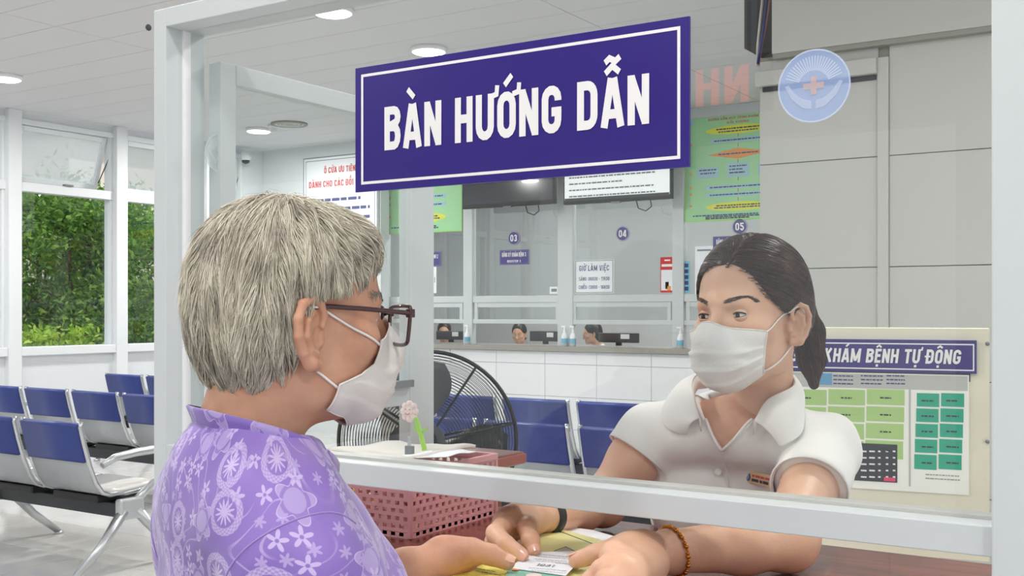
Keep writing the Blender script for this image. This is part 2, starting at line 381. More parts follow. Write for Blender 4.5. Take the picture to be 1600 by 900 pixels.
def dplate(name, mt, parent, c, xd, up, r, th=.003, world=True, lift=0, ry=None):
    nrm = np.cross(np.array(xd, float), np.array(up, float)); c = np.array(c, float)+nrm*lift
    return MB().prism(disc_pts(c, xd, up, r, ry=ry), -nrm*th).build(name, M[mt], parent, world)
def ring_plate(name, mt, parent, c, xd, up, r0, r1, th=.002, n=40, lift=0):
    xd = np.array(xd, float); up = np.array(up, float); nrm = np.cross(xd, up); c = np.array(c, float)+nrm*lift
    A = disc_pts(c, xd, up, r0, n); Bq = disc_pts(c, xd, up, r1, n)
    return MB().add(A+Bq, [(k, (k+1) % n, n+(k+1) % n, n+k) for k in range(n)]).build(name, M[mt], parent, True)
XD, UP, YD = np.array((1., 0, 0)), np.array((0, 0, 1.)), np.array((0, 1., 0))
def frame_rect(name, mt, parent, c, xd, up, w, h, t, lift=0, th=.0):
    """a flat printed border line"""
    xd = np.array(xd, float); up = np.array(up, float); nrm = np.cross(xd, up); c = np.array(c, float)+nrm*lift; mb = MB()
    for (u0, u1, v0, v1) in ((-w/2, w/2, h/2-t, h/2), (-w/2, w/2, -h/2, -h/2+t), (-w/2, -w/2+t, -h/2+t, h/2-t), (w/2-t, w/2, -h/2+t, h/2-t)):
        mb.add([c+xd*u0+up*v0, c+xd*u1+up*v0, c+xd*u1+up*v1, c+xd*u0+up*v1], [(0, 1, 2, 3)])
    return mb.build(name, M[mt], parent, True)
# ================================================================ THE SETTING
XW, YC = -9.8, 9.6           # window wall, registration counter plane
def struct(name, mb, mt, parent=None, world=False):
    o = mb.build(name, M[mt], parent, world)
    if parent is None: o['kind'] = 'structure'
    return o
def project(p):
    d = p[0]*FX+p[1]*FY; x = p[0]*RX+p[1]*RY
    return (800+F*x/d, HOR-(p[2]-CH)*F/d, d) if d > .05 else (1e9, 1e9, d)
# floor: grout bed, tiles in view one by one, the rest as one part
floor = struct('floor', MB().box((XW, -5, -.06), (5, 12.6, -.004)), 'grout')
tl = MB().box((-.298, -.298, -.004), (.298, .298, 0), .0012).me('floor_tile'); tl.materials.append(M['floor_tile'])
rest = MB(); cand = []
for i in range(24):
    for j in range(29):
        x, y = XW+.3+.6*i, -4.7+.6*j
        px, py, d = project((x, y, 0))
        if -60 < px < 620 and 600 < py < 960 and d > .5: cand.append((d, x, y))
        else: rest.box((x-.298, y-.298, -.004), (x+.298, y+.298, 0))
cand.sort()
for k, (d, x, y) in enumerate(cand):
    if k < 280: o = link('floor_tile', tl, None, floor); o.location = (x, y, 0)
    else: rest.box((x-.298, y-.298, -.004), (x+.298, y+.298, 0))
tag(struct('floor_tiling', rest, 'floor_tile', floor), kind='stuff')
# ceiling: long panels with open joints under a dark deck
ceiling = struct('ceiling', MB().box((XW, -5, CEIL+.012), (5, 12.6, CEIL+.1)), 'seam')
cp = MB().box((-1.562, -.1975, 0), (1.562, .1975, .011)).me('ceiling_panel'); cp.materials.append(M['ceil'])
for i in range(5):
    for j in range(31):
        o = link('ceiling_panel', cp, None, ceiling); o.location = (-8.233+3.13*i, .4*j-1.0+.2, CEIL)
struct('ceiling_edge', MB().box((XW, -5, CEIL), (5, -1.0, CEIL+.012)).box((XW, 11.4, CEIL), (5, 12.6, CEIL+.012)), 'ceil', ceiling)

# window wall on the left
ZS, ZT0, ZT1, ZH = 1.09, 2.62, 2.71, 3.33
bays = [(6.34+1.23*k, 6.34+1.23*k+1.09) for k in range(-4, 3)]; bays[-1] = (8.80, 9.27)
wl = MB().box((XW-.12, -5, 0), (XW, 9.6, ZS-.08)).box((XW-.12, -5, ZH), (XW, 9.6, CEIL)).box((XW-.12, 9.27, ZS-.08), (XW, 9.6, ZH)).box((XW-.12, -5, ZS-.08), (XW, bays[0][0]-.14, ZH))
wall_left = struct('wall_left', wl, 'wall')
for k in range(len(bays)): # posts between the bays
    y1 = bays[k][0]; y0 = y1-.14
    struct('window_post', MB().box((XW-.12, y0, 0), (XW+.07, y1, CEIL), .006), 'white_paint', wall_left)
leaf_z = ZT1
for n_, (y0, y1) in enumerate(bays):
    w = bpy.data.objects.new('window_%d' % (n_+1), None); col.objects.link(w); w.location = (XW, (y0+y1)/2, ZS); w['kind'] = 'structure'
    g = (y1-y0)/2
    box('window_sill', (-.12, -g, -.085), (.06, g, 0), M['white_paint'], w, .006)
    box('transom', (-.1, -g, ZT0-ZS), (.02, g, ZT1-ZS), M['white_paint'], w, .004)
    box('head', (-.1, -g, ZH-ZS-.05), (.02, g, ZH-ZS), M['white_paint'], w, .004)
    for s in (-1, 1): box('jamb', (-.1, s*g, 0), (.0, s*(g-.03), ZH-ZS), M['white_paint'], w, .004)
    box('pane', (-.055, -g+.03, 0), (-.049, g-.03, ZT0-ZS), M['pane_window'], w)
    # awning sash, hung at the head and pushed out
    sash = bpy.data.objects.new('awning_sash', None); col.objects.link(sash); sash.parent = w; sash.location = (-.06, 0, ZH-ZS-.05); sash.rotation_euler = (0, R(17 if n_ in (4,) else 3), 0)
    hh = ZH-.05-ZT1-.01; q = g-.04
    mb = MB().box((-.02, -q, -hh), (.02, -q+.05, 0), .003).box((-.02, q-.05, -hh), (.02, q, 0), .003).box((-.02, -q+.05, -.05), (.02, q-.05, 0), .003).box((-.02, -q+.05, -hh), (.02, q-.05, -hh+.05), .003)
    mb.build('sash_frame', M['white_paint'], sash); box('sash_pane', (-.004, -q+.05, -hh+.05), (.002, q-.05, -.05), M['pane_frost'], sash)
    MB().tube([(-.02, q+.02, -hh*.35), (-.16, q-.02, -hh*.85)], .006, 6).build('stay_arm', M['dark_grey'], w).location = (0, 0, ZH-ZS-.05)
    box('catch', (-.01, -.05, ZT1-ZS), (.035, .05, ZT1-ZS+.02), M['mid_grey'], w, .003)

# far wall beside the counter and the room behind it
wf = MB().box((XW-.12, YC, 0), (-7.93, YC+.15, CEIL))
wall_far = struct('wall_far', wf, 'wall')
struct('wall_office', MB().box((-9.3, 12.6, 0), (1.5, 12.72, CEIL)), 'office_wall')
struct('wall_office_side', MB().box((-9.3, YC+.15, 0), (-9.18, 12.59, CEIL)), 'office_wall')
# side of the hall behind the viewpoint: piers and lintel, open to the forecourt
struct('wall_back', MB().box((XW-.12, -5.2, 2.7), (5, -5, CEIL)).box((XW-.12, -5.2, 0), (-8.2, -5, 2.7)).box((-5.9, -5.2, 0), (-4.7, -5, 2.7)).box((-1.4, -5.2, 0), (.2, -5, 2.7)).box((3.4, -5.2, 0), (5, -5, 2.7)), 'wall')
# right-hand panelled wall
YR = 5.7; XR0 = PY(1187, 300, YR)[0]; XR1 = PY(1388, 300, YR)[0]
XB0 = PY(1206, 50, YR-.06)[0]
wr = struct('wall_right', MB().box((XR0, YR+.012, 0), (3.2, YR+.14, 2.82)).box((XB0+.01, YR+.012, 2.82), (3.2, YR+.14, CEIL)), 'panel_edge')
zj = [0, .53, 1.10, 1.672, 2.238, 2.80]
for (x0, x1) in ((XR0, XR1-.05), (XR1+.004, -.2), (-.2, 1.0), (1.0, 2.2), (2.2, 3.2)):
    for a, c in zip(zj, zj[1:]): box('wall_panel', (x0+.0015, YR, a+.0025), (x1-.0015, YR+.012, c-.0025), M['panel'], wr, .001)
box('corner_strip', (XR1-.05, YR-.022, 0), (XR1+.004, YR+.02, 2.74), M['panel'], wr, .003)
bz = PY(1375, 96, YR-.03)[2]
box('ledge', (XR0-.01, YR-.05, bz-.06), (XR1-.05, YR, bz+.02), M['panel'], wr, .004)
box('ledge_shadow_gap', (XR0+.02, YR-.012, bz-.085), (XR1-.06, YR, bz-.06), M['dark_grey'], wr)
box('bulkhead', (XB0, YR-.06, 2.82), (3.2, YR+.02, CEIL), M['panel'], wr)
box('bulkhead_shadow_strip', (XB0, YR-.05, 2.795), (3.2, YR+.02, 2.82), M['panel_edge'], wr)  # darker strip painted in for the shadow line below the bulkhead

# ================================================================ CEILING LAMPS
def lamp(px, py, label, xyz=None, w=1.0):
    p = Pz(px, py, CEIL-.02) if xyz is None else np.array(xyz)
    t = thing('ceiling_light', label, 'ceiling light', (p[0], p[1], CEIL), 0, 'round ceiling lights')
    MB().lathe([(.0, .0), (.135, .0), (.135, -.028), (.128, -.034), (.122, -.034)], n=32).build('rim', M['white_print'], t)
    MB().lathe([(.122, -.033), (.11, -.040), (.05, -.044), (.0005, -.045)], n=32).build('diffuser', M['lamp_glow'], t)
    l = bpy.data.lights.new('glow', 'AREA'); l.shape = 'DISK'; l.size = .24; l.energy = LAMP_W*w; l.color = (1, .97, .93)
    lo = bpy.data.objects.new('glow', l); col.objects.link(lo); lo.parent = t; lo.location = (0, 0, -.05)
    return t
lamp(670, 79, 'round white ceiling light glowing just above the purple sign', w=1.5)
lamp(404, 204, 'round white ceiling light next to the smoke detector', w=1.5)
lamp(520, 18, 'round white ceiling light near the glass screen top bar, cut by its edge')
lamp(8, 122, 'round white ceiling light above the leftmost window')
lamp(1222, -4, 'round white ceiling light at the upper picture edge beside dark box')
for k, (x, y) in enumerate(((-.4, .2), (-3.0, 1.2), (-6.0, .6), (-1.6, -2.2), (-4.8, -2.4), (1.8, -.8), (2.6, 3.2), (-.2, 3.4), (-8.4, 3.2))):
    lamp(0, 0, 'round white ceiling light over the hall behind the viewpoint, seen only mirrored in glass', (x, y, CEIL), .6 if k == 0 else 1)
for x in (-6.9, -5.2, -3.4): lamp(0, 0, 'round white ceiling light inside the registration office behind the counter', (x, 10.9, CEIL), .9)
p = Pz(452, 193, CEIL)
t = thing('ceiling_vent', 'round flat grey ceiling vent beside the smoke detector', 'vent', (p[0], p[1], CEIL))
MB().lathe([(0, 0), (.19, 0), (.19, -.015), (.165, -.02), (.15, -.008), (.0005, -.008)], n=32).build('vent_ring', M['panel_edge'], t)
for r in (.05, .09, .13): MB().lathe([(r, -.008), (r+.012, -.018), (r+.02, -.008)], n=28).build('louvre', M['panel'], t)
p = Pz(427, 196, CEIL)
t = thing('smoke_detector', 'small white dome smoke detector on the ceiling', 'smoke detector', (p[0], p[1], CEIL))
MB().lathe([(0, 0), (.06, 0), (.06, -.02), (.045, -.03)], n=20).build('base', M['white_print'], t)
MB().lathe([(.045, -.03), (.04, -.06), (.02, -.075), (.0005, -.078)], n=20).build('sensor_dome', M['white_paint'], t)
# security camera on the window-side wall
p = PX(384, 248, XW+.12)
t = thing('security_camera', 'small white security camera fixed high on wall near far corner', 'camera', tuple(p))
MB().lathe([(.0, .07), (.06, .07), (.065, .0), (.05, -.02)], n=18).build('housing', M['white_paint'], t)
MB().lathe([(.05, -.02), (.04, -.05), (.0005, -.065)], n=18).build('dome', M['black'], t)
box('wall_arm', (-.12, -.02, .02), (-.03, .02, .06), M['white_paint'], t)

# ================================================================ OUTSIDE THE WINDOWS
lw = struct('ground_outside', MB().box((-40, -12, -.35), (XW-.15, 30, -.3)), 'soil')
def leafmat(key, a, c):
    mat(key, a, .55); nt, b = nodes(key); b.inputs['Subsurface Weight'].default_value = 0
    tc = nt.nodes.new('ShaderNodeNewGeometry'); cr = nt.nodes.new('ShaderNodeValToRGB'); cr.color_ramp.elements[0].color = lin(a); cr.color_ramp.elements[1].color = lin(c)
    nt.links.new(tc.outputs['Random Per Island'], cr.inputs[0]); nt.links.new(cr.outputs[0], b.inputs['Base Color'])
    tr = nt.nodes.new('ShaderNodeBsdfTranslucent'); nt.links.new(cr.outputs[0], tr.inputs[0]); mx = nt.nodes.new('ShaderNodeMixShader'); mx.inputs[0].default_value = .45
    o = nt.nodes['Material Output']; nt.links.new(b.outputs[0], mx.inputs[1]); nt.links.new(tr.outputs[0], mx.inputs[2]); nt.links.new(mx.outputs[0], o.inputs[0])
leafmat('leaf_mid', (74, 118, 52), (150, 190, 84)); leafmat('leaf_bright', (124, 172, 52), (204, 226, 100)); leafmat('leaf_dark', (58, 96, 54), (114, 152, 80))
def tree(name, label, cat, base, h, rad, zlo, nb, nl, lm, seed, ls=.05, group='plants outside the windows', gaps=.5):
    rnd = np.random.RandomState(seed); t = thing(name, label, cat, tuple(base), 0, group)
    mb = MB(); tips = []
    nst = 3 if h > 2.5 else 5
    for s in range(nst):
        an = rnd.uniform(0, 6.28); lean = rnd.uniform(.1, .35)*rad; p = np.array((0, 0, 0.)); pts = [p]; rs = [.05*h/4]
        for k in range(6):
            f = (k+1)/6; pts.append(np.array((lean*f*math.cos(an)+rnd.normal(0, .04), lean*f*math.sin(an)+rnd.normal(0, .04), h*.85*f))); rs.append(.05*h/4*(1-.8*f))
        mb.tube(pts, rs, 6)
        for k in range(nb):
            i = rnd.randint(1, 6); a2 = rnd.uniform(0, 6.28); ln = rad*rnd.uniform(.5, 1.0); st = pts[i]; e = st+np.array((ln*math.cos(a2), ln*math.sin(a2), rnd.uniform(.1, .5)*ln))
            if e[2] < zlo: e[2] = zlo+rnd.uniform(0, .3)
            m = (st+e)/2+np.array((0, 0, .08)); mb.tube([st, m, e], [.018, .012, .006], 5); tips += [m, e, (m+e)/2]
    mb.build('trunk', M['bark'], t)
    tips = np.array(tips); c = tips[rnd.randint(len(tips), size=nl)]+rnd.normal(0, rad*.16, (nl, 3))
    c[:, 2] = np.clip(c[:, 2], zlo*.7, None)
    d = rnd.normal(0, 1, (nl, 3)); d /= np.linalg.norm(d, axis=1)[:, None]; u = rnd.normal(0, 1, (nl, 3)); u -= d*(u*d).sum(1)[:, None]; u /= np.linalg.norm(u, axis=1)[:, None]
    s = ls*rnd.uniform(.6, 1.3, (nl, 1)); V = np.stack([c-d*s, c+u*s*.42, c+d*s, c-u*s*.42], 1).reshape(-1, 3)
    me = bpy.data.meshes.new('foliage'); me.vertices.add(nl*4); me.vertices.foreach_set('co', V.ravel().astype('f4')); me.loops.add(nl*4); me.loops.foreach_set('vertex_index', np.arange(nl*4)); me.polygons.add(nl); me.polygons.foreach_set('loop_start', np.arange(nl)*4); me.update(calc_edges=True)
    tag(link('foliage', me, M[lm], t), kind='stuff'); return t
def outside(px, X): r = ray(px); k = X/r[0]; return (X, r[1]*k, -.3)
tree('garden_tree', 'leafy green tree with thin forked trunk filling the middle of the left window', 'tree', outside(132, -13.2), 4.0, 1.15, .9, 12, 17000, 'leaf_mid', 3)
tree('garden_tree', 'sunlit yellow-green tree at the left edge of the left window', 'tree', outside(52, -14.2), 4.1, .95, 1.2, 10, 11000, 'leaf_bright', 5)
tree('garden_tree', 'broad dark green tree seen through the narrow window by the white post', 'tree', outside(226, -14.5), 3.8, 1.1, .8, 12, 14000, 'leaf_mid', 8)
tree('garden_tree', 'tall leafy tree standing beyond the window at the very edge', 'tree', outside(-20, -13.6), 4.0, 1.1, .8, 10, 9000, 'leaf_mid', 12)
tree('shrub', 'low bright green shrub at the bottom of the left window', 'shrub', outside(70, -11.9), 1.75, .55, .7, 9, 5000, 'leaf_bright', 21, .045)
tree('shrub', 'low dark shrub under the forked tree trunk', 'shrub', outside(150, -12.1), 1.65, .5, .7, 8, 4200, 'leaf_dark', 23, .045)
tree('hedge_shrub', 'dense green shrub at the bottom of the narrow window', 'shrub', outside(232, -12.4), 1.6, .6, .7, 8, 4500, 'leaf_dark', 27, .042)
# pale house beyond the trees
o_ = outside(222, -24.0)
t = thing('house', 'pale house with small windows beyond the trees outside', 'house', (o_[0], o_[1], -.3))
box('house_wall', (-3, -2.2, 0), (0, 3.4, 6.2), M['building'], t)
for y in (-1.2, .4, 2.0):
    for z in (1.2, 3.9): f = box('house_window', (-.02, y, z), (.03, y+.7, z+1.0), M['white_paint'], t); box('house_pane', (.02, y+.06, z+.06), (.04, y+.64, z+.94), M['bld_window'], f)
box('house_roof', (-3.3, -2.6, 6.2), (.4, 3.8, 6.4), M['mid_grey'], t)
o_ = outside(60, -20.0)
t = thing('garden_wall', 'low beige wall with a blue panel far behind the garden trees', 'garden wall', (o_[0], o_[1], -.3))
box('wall_body', (-.2, -4, 0), (0, 3.2, 2.1), M['soil'], t); box('blue_panel', (0, 1.0, .5), (.03, 2.4, 1.7), M['cyan'], t)
# ================================================================ REGISTRATION COUNTER (far)
XC0, XC1 = -7.93, -1.6
ct = thing('reception_counter', 'long white tiled registration counter with speckled granite top and glazed ticket windows', 'counter', (-5, YC, 0))
ZC = 1.082
MB().box((XC0, YC, 0), (XC1, YC+.5, ZC-.05)).build('counter_base', M['grout'], ct, True)
mb = MB().box((XC0, YC-.06, ZC-.05), (XC1, YC+.6, ZC), .006).build('granite_top', M['granite'], ct, True)
xg = PY(776, 563, YC)[0]; zg = [ZC-.05-.13, ZC-.05-.13-.33, ZC-.05-.13-.66, .0]
rows = [(ZC-.052, zg[0]), (zg[0], zg[1]), (zg[1], zg[2]), (zg[2], 0)]
tm = {}
for k, (a, c) in enumerate(rows):
    m = MB().box((-.298, -.008, c+.002), (.298, 0, a-.002), .001).me('wall_tile'); m.materials.append(M['wall_tile']); tm[k] = m
i0 = math.ceil((XC0-xg)/.6)
for i in range(i0, 12):
    x = xg+.6*i+.3
    if x > XC1: break
    for k in range(4):
        o = link('wall_tile', tm[k], None, ct); o.location = (x+5, 0, 0)
# aluminium glazing on the granite
Z1a, Z1b = PY(880, 472, YC)[2], PY(880, 461, YC)[2]      # wide rail
Z0a, Z0b = PY(880, 507, YC)[2], PY(880, 500, YC)[2]      # lower rail
gz = thing('ticket_window_glazing', 'white aluminium glazing with rails and panes standing on the granite counter', 'glazing', (-5, YC+.2, ZC))
mull = [600, 733, 885, 1061, 1252]; mx = [PY(p, 460, YC+.2)[0] for p in mull]+[-1.62]
for i, x in enumerate(mx):
    w = .06 if i != 2 else .09
    MB().box((x-w, YC+.17, ZC), (x+w, YC+.25, CEIL), .004).build('mullion', M['alu'], gz, True)
for i, (a, c) in enumerate(zip(mx, mx[1:])):
    a += .06; c -= .06
    MB().box((a, YC+.18, Z1a), (c, YC+.24, Z1b), .004).build('rail', M['alu'], gz, True)
    MB().box((a, YC+.18, Z0a), (c, YC+.24, Z0b), .004).build('lower_rail', M['alu'], gz, True)
    MB().box((a, YC+.18, CEIL-.1), (c, YC+.24, CEIL), .004).build('top_rail', M['alu'], gz, True)
    MB().box((a, YC+.208, Z1b), (c, YC+.214, CEIL-.1)).build('pane', M['pane_far'], gz, True)
    MB().box((a, YC+.208, Z0b), (c, YC+.214, Z1a)).build('lower_pane', M['pane_far'], gz, True)
    # sliding hatch rail half way
    zz = (Z0b+Z1a)/2; MB().box((a+.03, YC+.19, zz+.04), (c-.03, YC+.205, zz+.09), .003).build('hatch_bar', M['alu'], gz, True)
    for xx in (a+.02, c-.06): MB().box((xx, YC+.185, Z0b-.05), (xx+.04, YC+.205, zz+.12), .003).build('hatch_guide', M['alu'], gz, True)
YG = YC+.2
def numplate(px, py, s, label):
    c = PY(px, py, YG); t = thing('number_plate', label, 'sign', (c[0], YG, c[2]-.08), 0, 'round window numbers')
    dplate('disc', 'plate_purple', t, c, XD, UP, .075, .004, lift=.004); ring_plate('rim', 'white_print', t, c, XD, UP, .068, .071, lift=.005)
    text(s, 'letter_white', t, c-UP*.036, XD, UP, .072, .085, lift=.0055)
numplate(803, 372, '03', 'round purple number plate below the dark television, reading 03')
numplate(973, 365, '04', 'round purple number plate right below the lit television, reading 04')
numplate(1156, 354, '05', 'round purple number plate just above the staff woman head, reading 05')
def regplate(px, py, s1, s2, label, w=.37, h=.16, t0=None):
    c = PY(px, py, YG); t = thing('window_name_plate', label, 'sign', (c[0], YG, c[2]-h/2), 0, 'purple name plates')
    plate('board', 'plate_purple', t, c, XD, UP, w, h, .004, lift=.004); frame_rect('border', 'decal_white', t, c, XD, UP, w-.01, h-.01, .005, lift=.005)
    text(s1, 'letter_white', t, c+UP*.006, XD, UP, .045, w*.82, lift=.0055); text(s2, 'letter_white', t, c-UP*.055, XD, UP, .026, w*.46, lift=.0055)
regplate(803.5, 402, 'ĐĂNG KÝ KHÁM BỆNH 3', 'REGISTER 3', 'purple name plate reading dang ky kham benh 3, below number 03')
regplate(668, 405, 'ĐĂNG KÝ KHÁM BỆNH 2', 'REGISTER 2', 'purple name plate for window 2, half hidden behind white post', .37, .16)
c = PY(1143, 382, YG); t = thing('window_name_plate', 'purple name plate below number 05, mostly hidden by the staff woman', 'sign', (c[0], YG, c[2]-.08), 0, 'purple name plates')
plate('board', 'plate_purple', t, c, XD, UP, .37, .16, .004, lift=.004); text('ĐĂNG KÝ KHÁM BỆNH 5', 'letter_white', t, c+UP*.006, XD, UP, .045, .3, lift=.0055)
# opening hours
a = PY(899, 407, YG); e = PY(959, 458, YG); c = (a+e)/2; w = e[0]-a[0]; h = a[2]-e[2]
t = thing('opening_hours_sign', 'white framed opening hours notice with blue lettering', 'sign', (c[0], YG, e[2]))
plate('board', 'paper', t, c, XD, UP, w, h, .006, lift=.006); frame_rect('border', 'mid_grey', t, c, XD, UP, w-.01, h-.01, .006, lift=.007)
text('GIỜ LÀM VIỆC', 'blue_print', t, c+UP*h*.17, XD, UP, h*.17, w*.78, lift=.0075, wt=.75)
text('SÁNG: 06H30 - 11H30', 'blue_print', t, c-UP*h*.12, XD, UP, h*.11, w*.8, lift=.0075, wt=.75)
text('CHIỀU: 13H00 - 16H30', 'blue_print', t, c-UP*h*.37, XD, UP, h*.11, w*.8, lift=.0075, wt=.75)
# red leaflet, blue leaflet, small stickers
def leaflet(name, x0, y0, x1, y1, body, label, kids):
    a = PY(x0, y0, YG); e = PY(x1, y1, YG); c = (a+e)/2; w = e[0]-a[0]; h = a[2]-e[2]
    t = thing(name, label, 'leaflet', (c[0], YG, e[2])); plate('sheet', body, t, c, XD, UP, w, h, .003, lift=.003)
    for k, (nm, mt, u0, v0, u1, v1) in enumerate(kids):
        cc = np.array((c[0]-w/2+(u0+u1)/2*w, YG, c[2]+h/2-(v0+v1)/2*h)); plate(nm, mt, t, cc, XD, UP, (u1-u0)*w, (v1-v0)*h, .001, lift=.0045+.0004*(k % 3))
    return t
leaflet('payment_leaflet', 1032, 402, 1054, 457, 'poster_red', 'red and white payment leaflet on the counter glass', [('white_field', 'paper', .06, .36, .94, .94), ('headline', 'white_print', .1, .2, .9, .27), ('logo_bar', 'white_print', .3, .07, .7, .11), ('phone_picture', 'dark_grey', .36, .7, .6, .9), ('hand_picture', 'poster_orange', .5, .82, .75, .94)])
leaflet('instruction_leaflet', 1067, 408, 1078, 458, 'cyan', 'narrow light blue instruction leaflet beside the white mullion', [('text_block', 'blue_print', .2, .08+.18*k, .8, .2+.18*k) for k in range(5)])
leaflet('notice_sheet', 1086, 385, 1122, 470, 'paper', 'plain white notice sheet behind the staff woman', [('print_line', 'paper_line', .1, .06, .7, .09)])
leaflet('small_sticker', 859, 448, 873, 459, 'paper', 'tiny white sticker in the lower corner of window 03', [('mark', 'mid_grey', .2, .3, .8, .7)])
leaflet('small_sticker', 677, 417, 682, 458, 'paper', 'narrow white sheet beside the white post under name plate', [('mark', 'mid_grey', .4, .4, .6, .6)])
# posters
def poster(x0, y0, x1, y1, label, fl=False):
    a = PY(x0, y0, YG); e = PY(x1, y1, YG); c = (a+e)/2; w = abs(e[0]-a[0]); h = a[2]-e[2]
    t = thing('process_poster', label, 'poster', (c[0], YG, e[2])); plate('sheet', 'poster_green', t, c, XD, UP, w, h, .004, lift=.004); frame_rect('border', 'stem_green', t, c, XD, UP, w-.01, h-.01, .008, lift=.005)
    def at(u, v): return np.array((c[0]-w/2+u*w, YG, c[2]+h/2-v*h))
    text('HƯỚNG DẪN QUY TRÌNH KHÁM BỆNH', 'red_print', t, at(.5, .075), XD, UP, h*.022, w*.55, lift=.0055, wt=.7)
    text('ĐỐI TƯỢNG', 'red_print', t, at(.5, .115), XD, UP, h*.02, w*.2, lift=.0055, wt=.7)
    dplate('crest', 'poster_blue', t, at(.07, .075), XD, UP, h*.025, .001, lift=.0055)
    for v in (.17, .87): dplate('ellipse', 'poster_yellow', t, at(.5, v), XD, UP, w*.3, .001, lift=.0055, ry=h*.04)
    cc = at(.5, .39); MB().prism([cc+np.array((-w*.28, -.0055, 0)), cc+np.array((0, -.0055, -h*.05)), cc+np.array((w*.28, -.0055, 0)), cc+np.array((0, -.0055, h*.05))], (0, .001, 0)).build('decision_diamond', M['poster_orange'], t, True)
    for (u, v, ww, hh) in ((.22, .55, .2, .1), (.5, .54, .2, .13), (.78, .55, .2, .1), (.5, .265, .5, .035), (.5, .69, .6, .035), (.5, .76, .6, .035)): plate('step_box', 'poster_blue', t, at(u, v), XD, UP, w*ww, h*hh, .001, lift=.0055)
    k = 0
    for (u, v, ln) in ((.3, .165, .4), (.32, .19, .36), (.28, .27, .44), (.32, .395, .36), (.14, .53, .16), (.15, .56, .14), (.42, .51, .16), (.42, .54, .12), (.42, .57, .14), (.7, .55, .16), (.24, .695, .52), (.24, .765, .52), (.3, .865, .4), (.28, .885, .44), (.08, .95, .6), (.2, .965, .5), (.2, .98, .4)):
        dashes('blue_print' if k % 4 else 'black_print', t, at(u, v), XD, UP, w*ln, h*.011, k+7, lift=.007); k += 1
    for v in (.28, .55, .68, .74, .85): dplate('step_dot', 'poster_orange', t, at(.06, v), XD, UP, h*.012, .001, lift=.0055)
    for v in (.225, .315, .46, .62, .725, .805): plate('arrow', 'poster_red', t, at(.5, v), XD, UP, .006, h*.03, .001, lift=.0058)
poster(1070, 181, 1242, 340, 'green process poster with yellow ellipses and orange diamond near the panelled wall')
poster(603, 190, 722, 361, 'green process poster partly hidden under the purple sign')
# wall notice for priority window
YB = YC-.03
a = PY(474, 248, YB); e = PY(590, 365, YB); w = e[0]-a[0]; h = 1.35; c = np.array((a[0]+w/2, YB, a[2]-h/2))
t = thing('priority_notice_board', 'white framed priority notice board with red heading on the far wall', 'notice board', (c[0], YB, c[2]-h/2))
plate('board', 'paper', t, c, XD, UP, w, h, .02); frame_rect('outer_border', 'mid_grey', t, c, XD, UP, w, h, .012, lift=.001); frame_rect('inner_border', 'blue_print', t, c, XD, UP, w-.08, h-.08, .006, lift=.001)
text('Ô CỬA ƯU TIÊN', 'red_print', t, c+UP*(h/2-.2), XD, UP, .07, w*.42, lift=.0015); text('DÀNH CHO CÁC ĐỐI TƯỢNG', 'red_print', t, c+UP*(h/2-.36), XD, UP, .075, w*.84, lift=.0015)
for k in range(7): dashes('blue_print', t, c+UP*(h/2-.53-.11*k)-XD*w*.42, XD, UP, w*(.7 if k in (0, 3) else .82), .035, k, lift=.0015)
# televisions above the windows
def tv(x0, y0, x1, y1, lit, label):
    Yt = YC-.12; a = PY(x0, y0, Yt); e = PY(x1, y1, Yt); c = (a+e)/2; w = e[0]-a[0]; h = a[2]-e[2]
    t = thing('wall_television', label, 'television', (c[0], Yt+.06, e[2])); c2 = c+YD*.06
    MB().box((c[0]-w/2, Yt, e[2]), (c[0]+w/2, Yt+.06, a[2]), .008).build('housing', M['black'], t, True)
    s = plate('screen', 'tv_lit' if lit else 'tv_off', t, c+UP*.012, XD, UP, w-.035, h-.06, .002, lift=.002)
    MB().box((c[0]-.05, Yt-.003, e[2]-.012), (c[0]+.05, Yt+.02, e[2]+.004)).build('logo_lip', M['mid_grey'], t, True)
    MB().box((c[0]-.2, Yt+.06, c[2]-.2), (c[0]+.2, YC+.2, c[2]+.2)).build('wall_bracket', M['dark_grey'], t, True)
    MB().tube([(c[0]+.2, Yt+.05, e[2]), (c[0]+.22, Yt+.05, e[2]-.07), (c[0]+.3, Yt+.05, e[2]-.1), (c[0]+.36, Yt+.05, e[2]-.06), (c[0]+.35, Yt+.05, e[2])], .006, 5).build('cable', M['black'], t, True)
    if lit:
        for k in range(9): dashes('paper_line', t, c-XD*w*.44+UP*(h*.36-k*.062), XD, UP, w*(.8 if k % 3 else .5), .014, k+40, lift=.0045)
        plate('task_bar', 'dark_grey', t, c-UP*(h/2-.045), XD, UP, w-.04, .03, .001, lift=.004)
tv(722, 236, 866, 318, False, 'dark switched-off wall television left of the lit screen')
tv(880, 218, 1049, 310, True, 'lit white wall television above ticket window 04')
